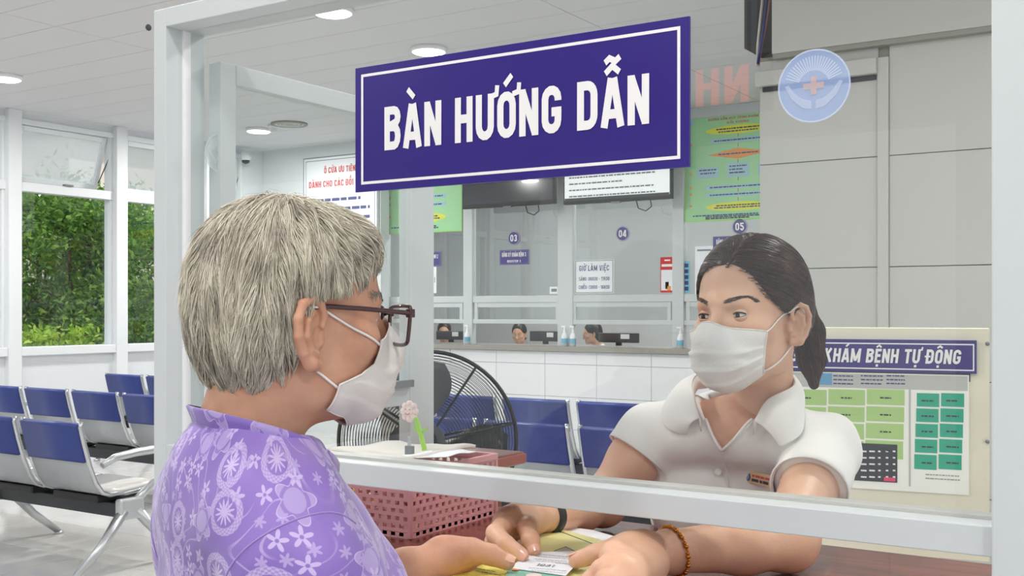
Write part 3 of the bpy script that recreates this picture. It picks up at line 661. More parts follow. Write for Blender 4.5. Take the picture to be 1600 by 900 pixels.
# things on the desk behind the glazing
def monitor(x0, y0, x1, y1, label, Y=YC+.62):
    a = PY(x0, y0, Y); e = PY(x1, y1, Y); w = e[0]-a[0]; h = a[2]-ZC; cx = (a[0]+e[0])/2
    t = thing('computer_monitor', label, 'monitor', (cx, Y, ZC-.1))
    MB().box((cx-w/2, Y-.02, ZC+.03), (cx+w/2, Y+.02, a[2]), .006).build('back_shell', M['dark_grey'], t, True)
    MB().box((cx-.03, Y-.01, ZC-.1), (cx+.03, Y+.015, ZC+.06)).build('stand', M['black'], t, True); MB().box((cx-.1, Y-.08, ZC-.1), (cx+.1, Y+.08, ZC-.085)).build('foot', M['black'], t, True)
    plate('sticker', 'white_print', t, np.array((cx+w*.18, Y-.021, (a[2]+ZC)/2+.03)), XD, UP, w*.22, .05, .001)
monitor(829, 517, 876, 540, 'black computer monitor back behind counter window 03'); monitor(936, 520, 998, 541, 'black computer monitor with white sticker behind window 04'); monitor(683, 517, 727, 540, 'black computer monitor behind window 02 beside white post')
od = thing('office_desk', 'long low work desk behind the granite counter', 'desk', (-5, YC+.8, 0))
MB().box((XC0+.05, YC+.601, ZC-.14), (XC1, YC+1.05, ZC-.1)).build('desk_top', M['panel'], od, True); MB().box((XC0+.05, YC+.62, 0), (XC1, YC+.66, ZC-.14)).build('modesty_panel', M['panel'], od, True)
for x in (730, 882, 895, 1063):
    p = PY(x, 530, YC+.1); t = thing('hand_gel_bottle', 'small white pump bottle standing on granite counter ' + {730: 'in front of the mullion nearest the fan', 882: 'left of the double mullion', 895: 'right of the double mullion', 1063: 'close to the staff woman mask'}[x], 'bottle', (p[0], YC+.1, ZC))
    MB().lathe([(0, 0), (.03, 0), (.032, .1), (.02, .13), (.012, .14)], n=14).build('bottle_body', M['white_print'], t); MB().lathe([(.012, .14), (.012, .165), (.006, .17), (.006, .2), (.0, .2)], n=10).box((-.035, -.006, .195), (.01, .006, .21)).build('pump', M['white_print'], t)
    MB().lathe([(.0325, .03), (.0328, .08)], n=14).build('bottle_label', M['cyan'], t)
# dark ceiling box with cables beside the panelled wall
Yd = 5.82; a = PY(1163, 60, Yd); e = PY(1206, 60, Yd)
t = thing('cable_duct_box', 'dark grey open cable box hanging from ceiling beside the panelled wall', 'cable box', ((a[0]+e[0])/2, Yd, CEIL))
zb = PY(1185, 84, Yd)[2]
MB().prism([(a[0], Yd, CEIL), (a[0], Yd, zb+.04), (e[0]-.05, Yd, zb-.03), (e[0]+.02, Yd, zb+.02), (e[0]+.02, Yd, CEIL)], (0, .35, 0)).build('box_body', M['duct'], t, True)
MB().box((a[0]+.015, Yd-.006, zb+.06), (e[0]-.08, Yd, CEIL-.02)).build('inner_panel', M['dark_grey'], t, True)
for k, (q, mt, n) in enumerate((([(1192, -6), (1187, 40), (1184, 70), (1183, 104)], 'cable_white', 'white_cable'), ([(1203, -6), (1196, 40), (1189, 75), (1185, 102)], 'cable_red', 'red_cable'), ([(1199, -6), (1193, 45), (1187, 80), (1184, 100)], 'seat_blue', 'blue_cable'))):
    MB().tube([PY(x, y, Yd-.03-.012*k) for x, y in q], .008, 6).build(n, M[mt], t, True)
# ================================================================ WAITING BENCHES
PROF = [(-.13, .82), (-.105, .72), (-.07, .60), (-.03, .50), (.01, .445), (.06, .425), (.16, .422), (.30, .432), (.41, .44), (.455, .43), (.465, .41)]
SW, SP = .54, .60
def offs(pr, d):
    out = []
    for i in range(len(pr)):
        a = pr[max(0, i-1)]; c = pr[min(len(pr)-1, i+1)]; t = np.array(c)-np.array(a); t /= np.linalg.norm(t); out.append((pr[i][0]+t[1]*d, pr[i][1]-t[0]*d))
    return out
def sheet(pr, d0, d1, w, mb):
    A = offs(pr, d0); Bq = offs(pr, d1); n = len(pr); V = []
    for x in (-w/2, w/2): V += [(x, y, z) for y, z in A]+[(x, y, z) for y, z in Bq]
    Fc = []
    for i in range(n-1):
        Fc += [(i, i+1, 2*n+i+1, 2*n+i), (n+i, 3*n+i, 3*n+i+1, n+i+1), (i, n+i, n+i+1, i+1), (2*n+i, 2*n+i+1, 3*n+i+1, 3*n+i)]
    Fc += [(0, 2*n, 3*n, n), (n-1, 2*n-1, 4*n-1, 3*n-1)]
    return mb.add(V, Fc, True)
shell_me = sheet(PROF, 0, .008, SW-.03, MB()).me('seat_shell'); shell_me.materials.append(M['perf'])
pad_me = sheet([(-.135, .835), (-.13, .82), (-.118, .77), (-.098, .69), (-.082, .64), (-.078, .625)], -.014, .022, SW-.04, MB()).me('backrest_pad'); pad_me.materials.append(M['seat_blue'])
spad_me = sheet(PROF[5:10], -.02, .0, SW-.06, MB()).me('seat_cushion'); spad_me.materials.append(M['floor_tile'])
def dense(pr, k=3):
    out = []
    for a, c in zip(pr, pr[1:]):
        for j in range(k): out.append((a[0]+(c[0]-a[0])*j/k, a[1]+(c[1]-a[1])*j/k))
    return out+[pr[-1]]
side_me = MB().tube([(0, y, z) for y, z in [(-.125, .845)]+PROF+[(.44, .395)]], .014, 8).me('side_frame'); side_me.materials.append(M['chrome'])
brk_me = MB().box((-.2, .02, .375), (.2, .3, .42), .01).me('seat_bracket'); brk_me.materials.append(M['black'])
leg_me = MB().tube([(0, -.2, .018), (0, -.02, .16), (0, .12, .33)], [.02, .026, .032], 10).tube([(0, .54, .018), (0, .36, .16), (0, .2, .33)], [.02, .026, .032], 10).box((-.028, .08, .28), (.028, .24, .40), .012).lathe([(0, 0), (.03, 0), (.028, .014), (.012, .02)], (0, -.205, 0), 14).lathe([(0, 0), (.03, 0), (.028, .014), (.012, .02)], (0, .545, 0), 14).me('leg_frame'); leg_me.materials.append(M['silver'])
arm_me = MB().tube([(0, -.02, .60), (0, .06, .635), (0, .2, .65), (0, .34, .652), (0, .40, .635), (0, .415, .58), (0, .37, .50), (0, .27, .43), (0, .18, .36)], [.018, .022, .024, .024, .022, .02, .02, .022, .026], 10).me('armrest'); arm_me.materials.append(M['silver'])
def bench(x_right, y_top, n, label, arms=(0,), legs=None, cush=()):
    """n seats whose right-most backrest ends at x_right; the backrest tops stand at y_top and the seats face +Y"""
    t = thing('waiting_bench', label, 'bench', (x_right, y_top+.13, 0), 0, 'rows of blue and silver waiting benches')
    for k in range(n):
        cx = -SW/2-SP*k
        for nm, me in (('seat_shell', shell_me), ('backrest_pad', pad_me), ('seat_bracket', brk_me)):
            o = link(nm, me, None, t); o.location = (cx, 0, 0)
        if k in cush: o = link('seat_cushion', spad_me, None, t); o.location = (cx, 0, 0)
        for s in (-1, 1): o = link('side_frame', side_me, None, t); o.location = (cx+s*(SW/2-.01), 0, 0)
    box('beam', (-SP*n+.02, .11, .29), (.05, .19, .37), M['beam'], t, .004)
    for x in (legs or (.03, -SP*n+.03)): o = link('leg_frame', leg_me, None, t); o.location = (x, 0, 0)
    for k in arms: o = link('armrest', arm_me, None, t); o.location = (.03 if k == 0 else -SP*n+.03, 0, 0)
bench(-5.13, 3.69, 3, 'waiting bench nearest the viewer at the left with silver armrest', arms=(0, 1), legs=(.03, -SP*2+.03), cush=(0, 1))
bench(-6.20, 5.2, 4, 'waiting bench in the second row below the left windows', arms=(0, 1), cush=(0, 1, 2))
bench(-7.87, 6.75, 2, 'waiting bench in the back row near window wall, mostly hidden by white post', arms=(0, 1))
bench(-2.27, 5.03, 3, 'waiting bench behind the fan, nearer of the two middle rows', arms=(0, 1))
bench(-3.06, 6.42, 3, 'waiting bench close to the tiled counter, farther of the middle rows', arms=(0, 1))

# ================================================================ STANDING FAN
fc = Pt(668, 688, 4.2)
fan = thing('industrial_fan', 'large black standing fan with round wire guard beside the desk', 'fan', (fc[0], fc[1], 0))
d_ = np.array((-FX*-1, 0, 0))
fr = np.array((RX, RY, 0)); fu = UP; fn = np.array((-FX, -FY, 0))   # fan faces the lens side of the hall
def fp(r, a, d): return fc+fr*r*math.cos(a)+fu*r*math.sin(a)+fn*d
RF = .343
for d in (0.0,): MB().tube([fp(RF, 2*math.pi*k/64, d) for k in range(64)], .008, 8, True).build('guard_rim', M['black_wire'], fan, True)
for side, nm in ((1, 'front_guard'), (-1, 'rear_guard')):
    mb = MB()
    for i in range(1, 24):
        r = .075+(RF-.08)*i/24; bul = .075*(1-(r/RF)**2)**.5
        mb.tube([fp(r, 2*math.pi*k/48, side*bul) for k in range(48)], .0016, 4, True)
    mb.build(nm, M['black_wire'], fan, True)
    mb = MB()
    for k in range(8):
        a = 2*math.pi*k/8+.2
        for da in (-.03, .03): mb.tube([fp(r, a+da*.08/r, side*(.075*(1-(r/RF)**2)**.5+.003)) for r in np.linspace(.06, RF, 9)], .0028, 5)
    mb.build('guard_spokes', M['black_wire'], fan, True)
MB().prism([fp(.075, 2*math.pi*k/24, .07) for k in range(24)], fn*.012).build('hub_cap', M['dark_grey'], fan, True)
for k in range(3):
    V = []; n = 10
    for i in range(n):
        r = .06+.25*i/(n-1)
        for j in range(5):
            a = 2*math.pi*k/3-.35+(-.55+1.1*j/4)*(.55+.6*math.sin(math.pi*min(1, i/(n-1)*.9))); V.append(fp(r, a, .03-.055*(j/4-.5)*2))
    Fc = [(i*5+j, i*5+j+1, (i+1)*5+j+1, (i+1)*5+j) for i in range(n-1) for j in range(4)]
    o = MB().add(V, Fc, True).build('blade', M['dark_grey'] if k else M['black'], fan, True); o.modifiers.new('thick', 'SOLIDIFY').thickness = .003
MB().lathe([(0, -.16), (.07, -.15), (.085, -.06), (.06, .0), (0, .0)], n=20, axis='y').build('motor', M['black'], fan).location = (0, .0, fc[2])
MB().tube([(0, .04, .02), (0, .06, fc[2]-.05)], .022, 12).build('pole', M['black'], fan)
MB().lathe([(0, .0), (.28, 0), (.28, .02), (.05, .045), (0.03, .06)], (0, .04, 0), 28).build('base', M['black'], fan)

# ================================================================ SELF-SERVICE KIOSK
KX = np.array((.9857, .168, 0)); KN = np.cross(KX, UP); KP = Pt(1400, 560, 3.1)
def K(px, py, off=0.0):
    r = ray(px); d = np.array((r[0], r[1], -(py-HOR)/F)); t = np.dot(KN, KP+KN*off-np.array((0, 0, CH)))/np.dot(KN, d)
    return np.array((0, 0, CH))+d*t
kc = K(1330, 700); kz = KP[2]
kiosk = thing('self_service_kiosk', 'cream self-service registration kiosk with touch screen and purple header sign', 'kiosk', (kc[0], kc[1], 0))
xl, xr = K(1125, 560), K(1546, 560); wK = np.linalg.norm((xr-xl)[:2]); zt = K(1400, 513)[2]; zb_ = K(1400, 800)[2]
cK = (xl+xr)/2
def kbox(name, mt, u0, u1, z0, z1, d0, d1, parent=kiosk, bev=0):
    o = np.array((cK[0], cK[1], 0)); V = [o+KX*u-KN*d+UP*z for u in (u0, u1) for d in (d0, d1) for z in (z0, z1)]
    return MB().add(V, [(0, 1, 3, 2), (4, 6, 7, 5), (0, 4, 5, 1), (2, 3, 7, 6), (0, 2, 6, 4), (1, 5, 7, 3)]).build(name, M[mt], parent, True)
kbox('head_housing', 'cream', -wK/2, wK/2, zb_-.12, zt, 0, .16); kbox('pedestal', 'cream', -wK*.32, wK*.32, .05, zb_-.12, .03, .18); kbox('foot', 'dark_grey', -wK*.4, wK*.4, 0, .05, -.06, .3)
def kpl(name, mt, x0, y0, x1, y1, off, th=.002):
    P = [K(x0, y0, off), K(x1, y0, off), K(x1, y1, off), K(x0, y1, off)]
    z0 = (P[0][2]+P[1][2])/2; z1 = (P[2][2]+P[3][2])/2
    P[0][2] = P[1][2] = z0; P[2][2] = P[3][2] = z1
    return MB().prism(P[::-1] if False else [P[3], P[2], P[1], P[0]], -KN*th).build(name, M[mt], kiosk, True)
sg = kpl('header_sign', 'sign_navy', 1140, 530, 1526, 580, .012, .012)
ca, cb = K(1140, 531, .0125), K(1526, 531, .0125); z0, z1 = K(1333, 532)[2], K(1333, 579)[2]
frame_rect('header_border', 'white_print', kiosk, np.array(((ca+cb)[0]/2, (ca+cb)[1]/2, (z0+z1)/2)), KX, UP, np.linalg.norm((cb-ca)[:2])-.012, z0-z1-.012, .0035, lift=.001)
la, lb = K(1500-243*letters('ĐĂNG KÝ KHÁM BỆNH TỰ ĐỘNG', .1)[2]/letters('KÝ KHÁM BỆNH TỰ ĐỘNG', .1)[2], 566, .013), K(1500, 566, .013)
zc = K(1400, 567)[2]; text('ĐĂNG KÝ KHÁM BỆNH TỰ ĐỘNG', 'letter_white', kiosk, ((la+lb)[0]/2, (la+lb)[1]/2, zc), KX, UP, K(1400, 545)[2]-zc, np.linalg.norm((lb-la)[:2]), lift=.001, slant=.12, gap=.1)
kpl('bezel', 'dark_grey', 1146, 580, 1516, 592, .004); kpl('touch_screen', 'screen_paper', 1146, 582, 1514, 762, .005)
kpl('screen_header', 'panel', 1150, 584, 1512, 606, .0058, .0005); kpl('logo_tile', 'screen_sky', 1265, 583, 1300, 601, .0065, .0005)
for j in range(3):
    for q, (x, l) in enumerate(((1302, .055), (1345, .06), (1385, .05))): dashes('blue_print', kiosk, K(x, 588+j*6, .006), KX, UP, l, .0035, j*5+q, lift=.0008)
xs = [1200, 1231, 1293, 1353, 1415]; ys = [607, 634, 660, 687, 718]
for i in range(len(xs)-1):
    for j in range(4):
        if j == 3 and i < 1: continue
        o = kpl('green_button', 'screen_green', xs[i]+1.5-j*.8, ys[j]+1.5, xs[i+1]-1.5-j*.8, ys[j+1]-1.5, .0062, .0006); dashes('black_print', kiosk, K((xs[i]+xs[i+1])/2-9, (ys[j]+ys[j+1])/2+2, .007), KX, UP, .03, .004, i*4+j)
xs = [1431, 1469, 1508]; ys = [613, 637, 661, 685, 709, 735]
for i in range(2):
    for j in range(5):
        o = kpl('teal_button', 'screen_teal', xs[i]+1.5-j, ys[j]+1.5, xs[i+1]-1.5-j, ys[j+1]-1.5, .0062, .0006); dashes('black_print', kiosk, K((xs[i]+xs[i+1])/2-10, (ys[j]+ys[j+1])/2+2, .007), KX, UP, .032, .004, i*4+j+30)
kpl('keypad', 'screen_dark', 1320, 693, 1402, 752, .0068, .0006); kpl('enter_key', 'screen_pink', 1381, 746, 1399, 752, .0076, .0004)
for j in range(5):
    for i, x in enumerate((1345, 1358, 1372, 1384, 1395)): kpl('keypad_mark', 'letter_white', x, 704+j*10, x+(4 if i > 1 else 9), 706.5+j*10, .0076, .0003)
kpl('screen_divider', 'panel', 1420, 606, 1423, 760, .0062, .0004); dashes('panel_edge', kiosk, K(1446, 742, .006), KX, UP, .09, .003, 77); dashes('panel_edge', kiosk, K(1446, 748, .006), KX, UP, .09, .003, 78)
for y in (537, 690): 
    q = K(1543, y, .006); MB().ball(q, .006, 6).build('housing_screw', M['mid_grey'], kiosk, True)

# ================================================================ SERVICE DESK
ZD = 1.08
desk = thing('service_desk', 'glossy red-brown wooden service desk under the glass screen', 'desk', (-.82, 1.46, 0))
MB().box((-1.49, 1.205, ZD-.03), (-.10, 1.715, ZD), .004).build('desk_top', M['wood'], desk, True)
MB().box((-1.46, 1.27, .0), (-.13, 1.29, ZD-.03)).build('front_panel', M['wood'], desk, True)
for x in (-1.46, -.15): MB().box((x, 1.29, 0), (x+.02, 1.69, ZD-.03)).build('side_panel', M['wood'], desk, True)
ZR = 1.14
rd = thing('side_desk', 'smaller red-brown wooden side desk carrying the end of the side glass panel', 'desk', (-1.43, 1.87, 0))
MB().box((-1.60, 1.722, ZR-.028), (-1.27, 2.03, ZR), .004).build('desk_top', M['wood'], rd, True); MB().box((-1.276, 1.726, ZR-.026), (-1.266, 2.034, ZR-.004), .003).build('edge_band', M['wood_edge'], rd, True)
for x, y in ((-1.56, 1.76), (-1.33, 1.76), (-1.56, 1.98), (-1.33, 1.98)): MB().box((x-.02, y-.02, 0), (x+.02, y+.02, ZR-.028)).build('leg', M['wood'], rd, True)

# ================================================================ GLASS SERVICE SCREEN
Y0, Y1 = 1.24, 1.325; YGl = 1.2825
xa, xb = PY(240, 100, Y0)[0], PY(259, 100, Y0)[0]; xr_ = PY(1552, 400, Y0)[0]
ZR0, ZR1, ZT_, ZTt = 1.189, 1.222, 1.933, 1.965
gs = thing('glass_service_screen', 'white aluminium framed glass screen standing on the service desk', 'glass screen', (-.85, 1.28, ZD))
MB().box((xa, Y0, ZD), (xb, Y1, ZTt), .002).build('post', M['alu'], gs, True)
MB().box((xb, YGl-.008, ZR1), (xb+.004, YGl+.008, ZT_)).build('glazing_bead', M['white_print'], gs, True)
MB().box((xr_, Y0-.012, ZD), (xr_+.12, Y1, ZTt+.25), .002).build('post', M['alu'], gs, True)
MB().box((xb, Y0, ZT_), (xr_, Y1, ZTt), .0015).build('top_rail', M['alu'], gs, True)
MB().box((xb, Y0, ZR0), (xr_, Y1, ZR1), .0015).build('bottom_rail', M['alu'], gs, True)
MB().box((xb, YGl-.007, ZR1), (xr_, YGl+.02, ZR1+.004)).build('glazing_channel', M['panel'], gs, True)
MB().box((xb, YGl-.003, ZR1), (xr_, YGl+.003, ZT_)).build('glass_pane', M['pane'], gs, True)
for (px, py) in ((1541, 826),): MB().ball(PY(px, py, Y0+.03), (.006, .006, .003), 6).build('screw', M['mid_grey'], gs, True)
MB().ball(PY(232, 43, Y0+.04), (.004, .006, .006), 6).build('screw', M['dark_grey'], gs, True)
# side return
sx0, sx1 = -1.49, -1.46
ZS0, ZS1 = ZR, 1.887
MB().box((sx0, 1.33, ZD), (sx1, 1.366, ZS1), .0015).build('side_stile', M['alu'], gs, True)
MB().box((sx0, 1.866, ZR), (sx1, 1.953, ZS1), .0015).build('side_stile', M['alu'], gs, True)
MB().box((sx0, 1.366, ZS1-.036), (sx1, 1.866, ZS1), .0015).build('side_top_rail', M['alu'], gs, True)
MB().box((sx0, 1.366, 1.245), (sx1, 1.866, 1.285), .0015).build('side_bottom_rail', M['alu'], gs, True)
MB().box(((sx0+sx1)/2-.003, 1.366, 1.285), ((sx0+sx1)/2+.003, 1.866, ZS1-.036)).build('side_pane', M['pane'], gs, True)
MB().box((sx1, 1.80, 1.285), (sx1+.012, 1.866, 1.3)).build('pane_clip', M['mid_grey'], gs, True)
# etched round emblem on the big pane and on the side pane
def emblem(c, xd, r, parent, main=True):
    nrm = np.cross(xd, UP)
    o = dplate('emblem_disc', 'decal_blue' if main else 'decal_grey', parent, c, xd, UP, r, .0004, lift=.0036)
    ring_plate('emblem_ring', 'decal_ring', parent, c, xd, UP, r*.955, r, lift=.0042)
    mb = MB()
    for k in range(24):
        a = R(20+140*k/23); 
        if abs(a-math.pi/2) < .02: continue
        e1 = c+(xd*math.cos(a)+UP*math.sin(a))*r*.42; e2 = c+(xd*math.cos(a)+UP*math.sin(a))*r*.82; s_ = xd*math.sin(a)*r*.018-UP*math.cos(a)*r*.018
        mb.add([e1-s_, e1+s_, e2+s_, e2-s_], [(0, 1, 2, 3)])
    mb.V = [tuple(np.array(v)+nrm*.0042) for v in mb.V]; mb.build('emblem_rays', M['decal_ring'], parent, True)
    mb = MB()
    for s in (-1, 1): # cupped hands
        P = [(0.06*s, -.62), (.3*s, -.58), (.62*s, -.3), (.8*s, .05), (.7*s, .08), (.52*s, -.16), (.3*s, -.34), (.06*s, -.4)]
        mb.prism([c+xd*u*r+UP*v*r+nrm*.0044 for u, v in (P if s > 0 else P[::-1])], nrm*.0002)
    mb.build('emblem_hands', M['decal_white'], parent, True)
    P = [(-.1, -.3), (.1, -.3), (.1, -.1), (.36, -.1), (.36, .1), (.1, .1), (.1, .32), (-.1, .32), (-.1, .1), (-.36, .1), (-.36, -.1), (-.1, -.1)]
    MB().prism([c+xd*u*r*.8+UP*v*r*.8+nrm*.0046 for u, v in P], nrm*.0002).build('emblem_cross', M['decal_tan' if main else 'decal_grey'], parent, True)
emblem(PY(1273, 135, YGl), XD, .0435, gs)
emblem(PX(341, 240, sx1-.012), YD, .034, gs, False)

# hanging sign on the pane
ys_ = YGl-.0035
sA, sB = PY(558, 200, ys_), PY(1079, 140, ys_); z_hi, z_lo = 1.821, 1.631
cS = np.array(((sA[0]+sB[0])/2, ys_, (z_hi+z_lo)/2)); wS = sB[0]-sA[0]
sign = thing('desk_sign', 'large purple sign with white letters fixed on the glass screen', 'sign', (cS[0], ys_, z_lo))
plate('sign_board', 'navy', sign, cS, XD, UP, wS, z_hi-z_lo, .004, lift=.004)
frame_rect('sign_border', 'letter_white', sign, cS, XD, UP, wS-.024, z_hi-z_lo-.022, .0042, lift=.0046)
tA, tB = PY(604, 200, ys_)[0], PY(1017, 150, ys_)[0]
text('BÀN HƯỚNG DẪN', 'letter_white', sign, ((tA+tB)/2, ys_, 1.6905), XD, UP, .0650, tB-tA, lift=.005, gap=.1)

# ================================================================ ON THE DESK
bx0, bx1, by0, by1, bz0, bz1 = -1.262, -1.088, 1.392, 1.64, ZD, ZD+.112
bk = thing('plastic_basket', 'pink woven plastic basket on the desk behind the screen', 'basket', ((bx0+bx1)/2, (by0+by1)/2, ZD))
def lattice(name, o, u, L, n):
    """openwork wall from point o along u, n columns of small windows"""
    mb = MB(); u = np.array(u, float); w = np.cross(u, UP)*.003; rows = 8; H = bz1-bz0-.012
    def bar(a0, a1, h0, h1):
        P = [o+u*a0+UP*h0, o+u*a1+UP*h0, o+u*a1+UP*h1, o+u*a0+UP*h1]; mb.prism([p-w/2 for p in P], w)
    for r in range(rows+1): bar(0, L, H*r/rows-(0 if r == 0 else .0028), H*r/rows+(.009 if r == 0 else .0028))
    for r in range(rows):
        for k in range(n+1):
            a = L*(k+(.5 if r % 2 else 0))/n
            if a > L+.001: continue
            bar(max(0, a-.0045), min(L, a+.0045), H*r/rows+.003, H*(r+1)/rows-.003)
    mb.build(name, M['pink_plastic'], bk, True)
lattice('front_wall', np.array((bx0, by0, bz0)), (1, 0, 0), bx1-bx0, 10); lattice('back_wall', np.array((bx0, by1, bz0)), (1, 0, 0), bx1-bx0, 10)
lattice('side_wall', np.array((bx1, by0, bz0)), (0, 1, 0), by1-by0, 14); lattice('side_wall', np.array((bx0, by0, bz0)), (0, 1, 0), by1-by0, 14)
box('basket_floor', (bx0, by0, bz0), (bx1, by1, bz0+.004), M['pink_plastic'], bk, world=True)
rim = MB()
for lo, hi in (((bx0-.004, by0-.004, bz1-.012), (bx1+.004, by0+.003, bz1)), ((bx0-.004, by1-.003, bz1-.012), (bx1+.004, by1+.004, bz1)), ((bx0-.004, by0, bz1-.012), (bx0+.003, by1, bz1)), ((bx1-.003, by0, bz1-.012), (bx1+.004, by1, bz1))): rim.box(lo, hi, .002)
rim.build('rim', M['pink_plastic'], bk, True)
for x in (bx0, bx1):
    for y in (by0, by1): MB().box((x-.004, y-.004, bz0), (x+.004, y+.004, bz1-.012), .002).build('corner_post', M['pink_plastic'], bk, True)
def wavy(name, mt, lab, cat, x0, x1, y0, y1, z, amp, seed, th=.004):
    rnd = random.Random(seed); n = 14; V = []; ph = [rnd.uniform(0, 6) for _ in range(4)]
    for i in range(n+1):
        for j in range(n+1):
            u, v = i/n, j/n; V.append((x0+(x1-x0)*u, y0+(y1-y0)*v, z+amp*(math.sin(5*u+ph[0]+2*v)+.6*math.sin(9*v+ph[1])+.4*math.sin(13*u*v+ph[2]))))
    o = link(name, mesh(name, V, [(i*(n+1)+j, (i+1)*(n+1)+j, (i+1)*(n+1)+j+1, i*(n+1)+j+1) for i in range(n) for j in range(n)], True), M[mt]); md = o.modifiers.new('thick', 'SOLIDIFY'); md.thickness = th; md.offset = 1
    return tag(o, lab, cat)
wavy('paper_bundle', 'mask_grey', 'folded off-white paper bundle lying over the pink basket', 'paper', bx0-.03, bx1-.03, by0+.03, by1-.02, bz1+.004, .0035, 4, .008)
wavy('receipt_strip', 'paper', 'small printed receipt slip at the basket corner', 'receipt', bx1-.06, bx1+.012, by0+.05, by0+.17, bz1+.012, .0016, 9, .001)
pc = PY(640, 643, 1.53); p1 = PY(650, 655, 1.53); p2 = PY(663, 700, 1.53)
fl = thing('flower_pen', 'flower-shaped toy pen with pale pink smiling head and green stem', 'pen', (p2[0], p2[1], bz1))
MB().tube([p2-UP*.08, p2, (p1+p2)/2+np.array((.0, 0, .003)), p1, pc], .0045, 8).build('stem', M['stem_green'], fl, True)
for s in (-1, 1): MB().prism([p1*.5+p2*.5+np.array(q) for q in ((0, 0, 0), (s*.012, 0, .004), (s*.016, 0, .012), (s*.004, 0, .006))], (0, .003, 0)).build('leaf', M['stem_green'], fl, True)
hd = MB().ball(pc, (.0125, .006, .0125), 8)
for k in range(8): hd.ball(pc+np.array((.013*math.cos(k*math.pi/4), 0, .013*math.sin(k*math.pi/4))), (.0068, .0055, .0068), 7)
hd = hd.build('petal_head', M['flower_pink'], fl, True)
for s in (-1, 1): MB().ball(pc+np.array((s*.005, -.006, .004)), .0009, 5).build('eye_dot', M['black'], hd, True)
MB().tube([pc+np.array((.005*math.cos(a), -.0065, -.001-.004*math.sin(a))) for a in np.linspace(.2, 2.9, 8)], .0005, 5).build('smile_line', M['red_print'], hd, True)
q = PY(640, 702, 1.49); t = thing('binder_clip', 'small grey binder clip standing in the pink basket', 'clip', tuple(q-UP*.01))
MB().box((-.008, -.004, 0), (.008, .004, .016), .001).build('clip_body', M['mid_grey'], t); MB().box((-.004, -.001, .014), (.003, .001, .032), .0005).build('clip_lever', M['silver'], t)
q = Pz(553, 778, ZD+.02); t = thing('tape_dispenser', 'yellow plastic tape dispenser beside the pink basket', 'tape dispenser', (q[0], q[1], ZD))
MB().box((-.05, -.025, 0), (.05, .025, .03), .012).build('dispenser_body', M['yellow_plastic'], t); MB().lathe([(.0, -.012), (.02, -.012), (.02, .012), (.0, .012)], (-.01, 0, .03), 18, 'y').build('tape_roll', M['yellow_plastic'], t)
# papers between the hands
def flat(name, mt, pts, z, lab, cat, th=.0012, tilt=0):
    P = []
    for q in pts: P.append(Pz(q[0], q[1], z+(q[2] if len(q) > 2 else 0)))
    c = sum(P)/len(P); t = thing(name, lab, cat, (c[0], c[1], min(p[2] for p in P)-th)); mb = MB().prism(P[::-1], (0, 0, -th)); mb.build('cover', M[mt], t, True); return t, P
ZP = ZD+.035
fo, P = flat('document_folder', 'folder_yellow', [(838, 852), (846, 833), (866, 823.5), (945, 845), (1015, 866), (985, 925), (845, 925)], ZP, 'pale yellow document folder with thin line held between the hands', 'folder', .004)
sh = MB().prism([Pz(x, y, ZP-.005) for x, y in ((955, 872), (1000, 860), (985, 845), (926, 828), (880, 822), (868, 830))], (0, 0, -.002)); tag(sh.build('loose_sheet', M['paper']), 'white paper sheets sticking out under yellow folder', 'paper')
MB().tube([Pz(x, y, ZP+.0004) for x, y in ((846, 833), (860, 828), (880, 832), (930, 851))], .0006, 5).build('fold_line', M['mid_grey'], fo, True)
MB().prism([Pz(x, y, ZP+.0006) for x, y in ((866, 861), (884, 854), (912, 868), (910, 880), (870, 880))][::-1], (0, 0, -.0004)).build('printed_shape', M['decal_grey'], fo, True)
MB().tube([Pz(x, y, ZP+.0008) for x, y in ((866, 861), (884, 854), (912, 868))], .0005, 5).build('printed_outline', M['mid_grey'], fo, True)
bo, P = flat('yellow_booklet', 'folder_yellow', [(690, 906), (735, 884), (800, 862), (850, 890), (836, 930), (690, 930)], ZP+.004, 'bright yellow health booklet held by the elderly person', 'booklet', .003)
bo.children[0].data.materials[0] = mat('booklet_yellow', (238, 228, 110), .6, noise=.04, nscale=20)
xd_ = Pz(792, 897, ZP+.005)-Pz(748, 889, ZP+.005); xd_ = xd_/np.linalg.norm(xd_); up_ = np.cross(UP, xd_)
for k, (x, y, l) in enumerate(((744, 889, .03), (750, 894, .035), (742, 893, .02))): dashes('black_print', bo, Pz(x, y, ZP+.0045), xd_, up_, l, .0022, k)
cd, P = flat('green_card', 'poster_blue', [(790, 896), (796, 888), (880, 899), (880, 930), (800, 930)], ZP+.0062, 'green patterned card under the white ticket', 'card', .0008)
cd.children[0].data.materials[0] = mat('card_green', (142, 196, 176), .5, noise=.2, nscale=60)
MB().prism(disc_pts(Pz(805, 890, ZP+.0072), (1, 0, 0), (0, 1, 0), .005), (0, 0, .0003)).build('orange_dot', M['poster_orange'], cd, True)
MB().prism(disc_pts(Pz(834, 899, ZP+.0072), (1, 0, 0), (0, 1, 0), .010), (0, 0, .0003)).build('pink_dot', M['flower_pink'], cd, True)
tk, P = flat('queue_ticket', 'paper', [(797, 887), (826, 863), (900, 861), (912, 870), (884, 899)], ZP+.008, 'white queue ticket printed with number 1091 held between the hands', 'ticket', .0008)
A, Bq = Pz(836, 884.0, ZP+.0086), Pz(864, 886.5, ZP+.0086); xd_ = Bq-A; wd = np.linalg.norm(xd_); xd_ /= wd; up_ = np.cross(UP, xd_)
text('1091', 'black_print', tk, (A+Bq)/2, xd_, up_, .0125, wd, lift=.0002, wt=.55)
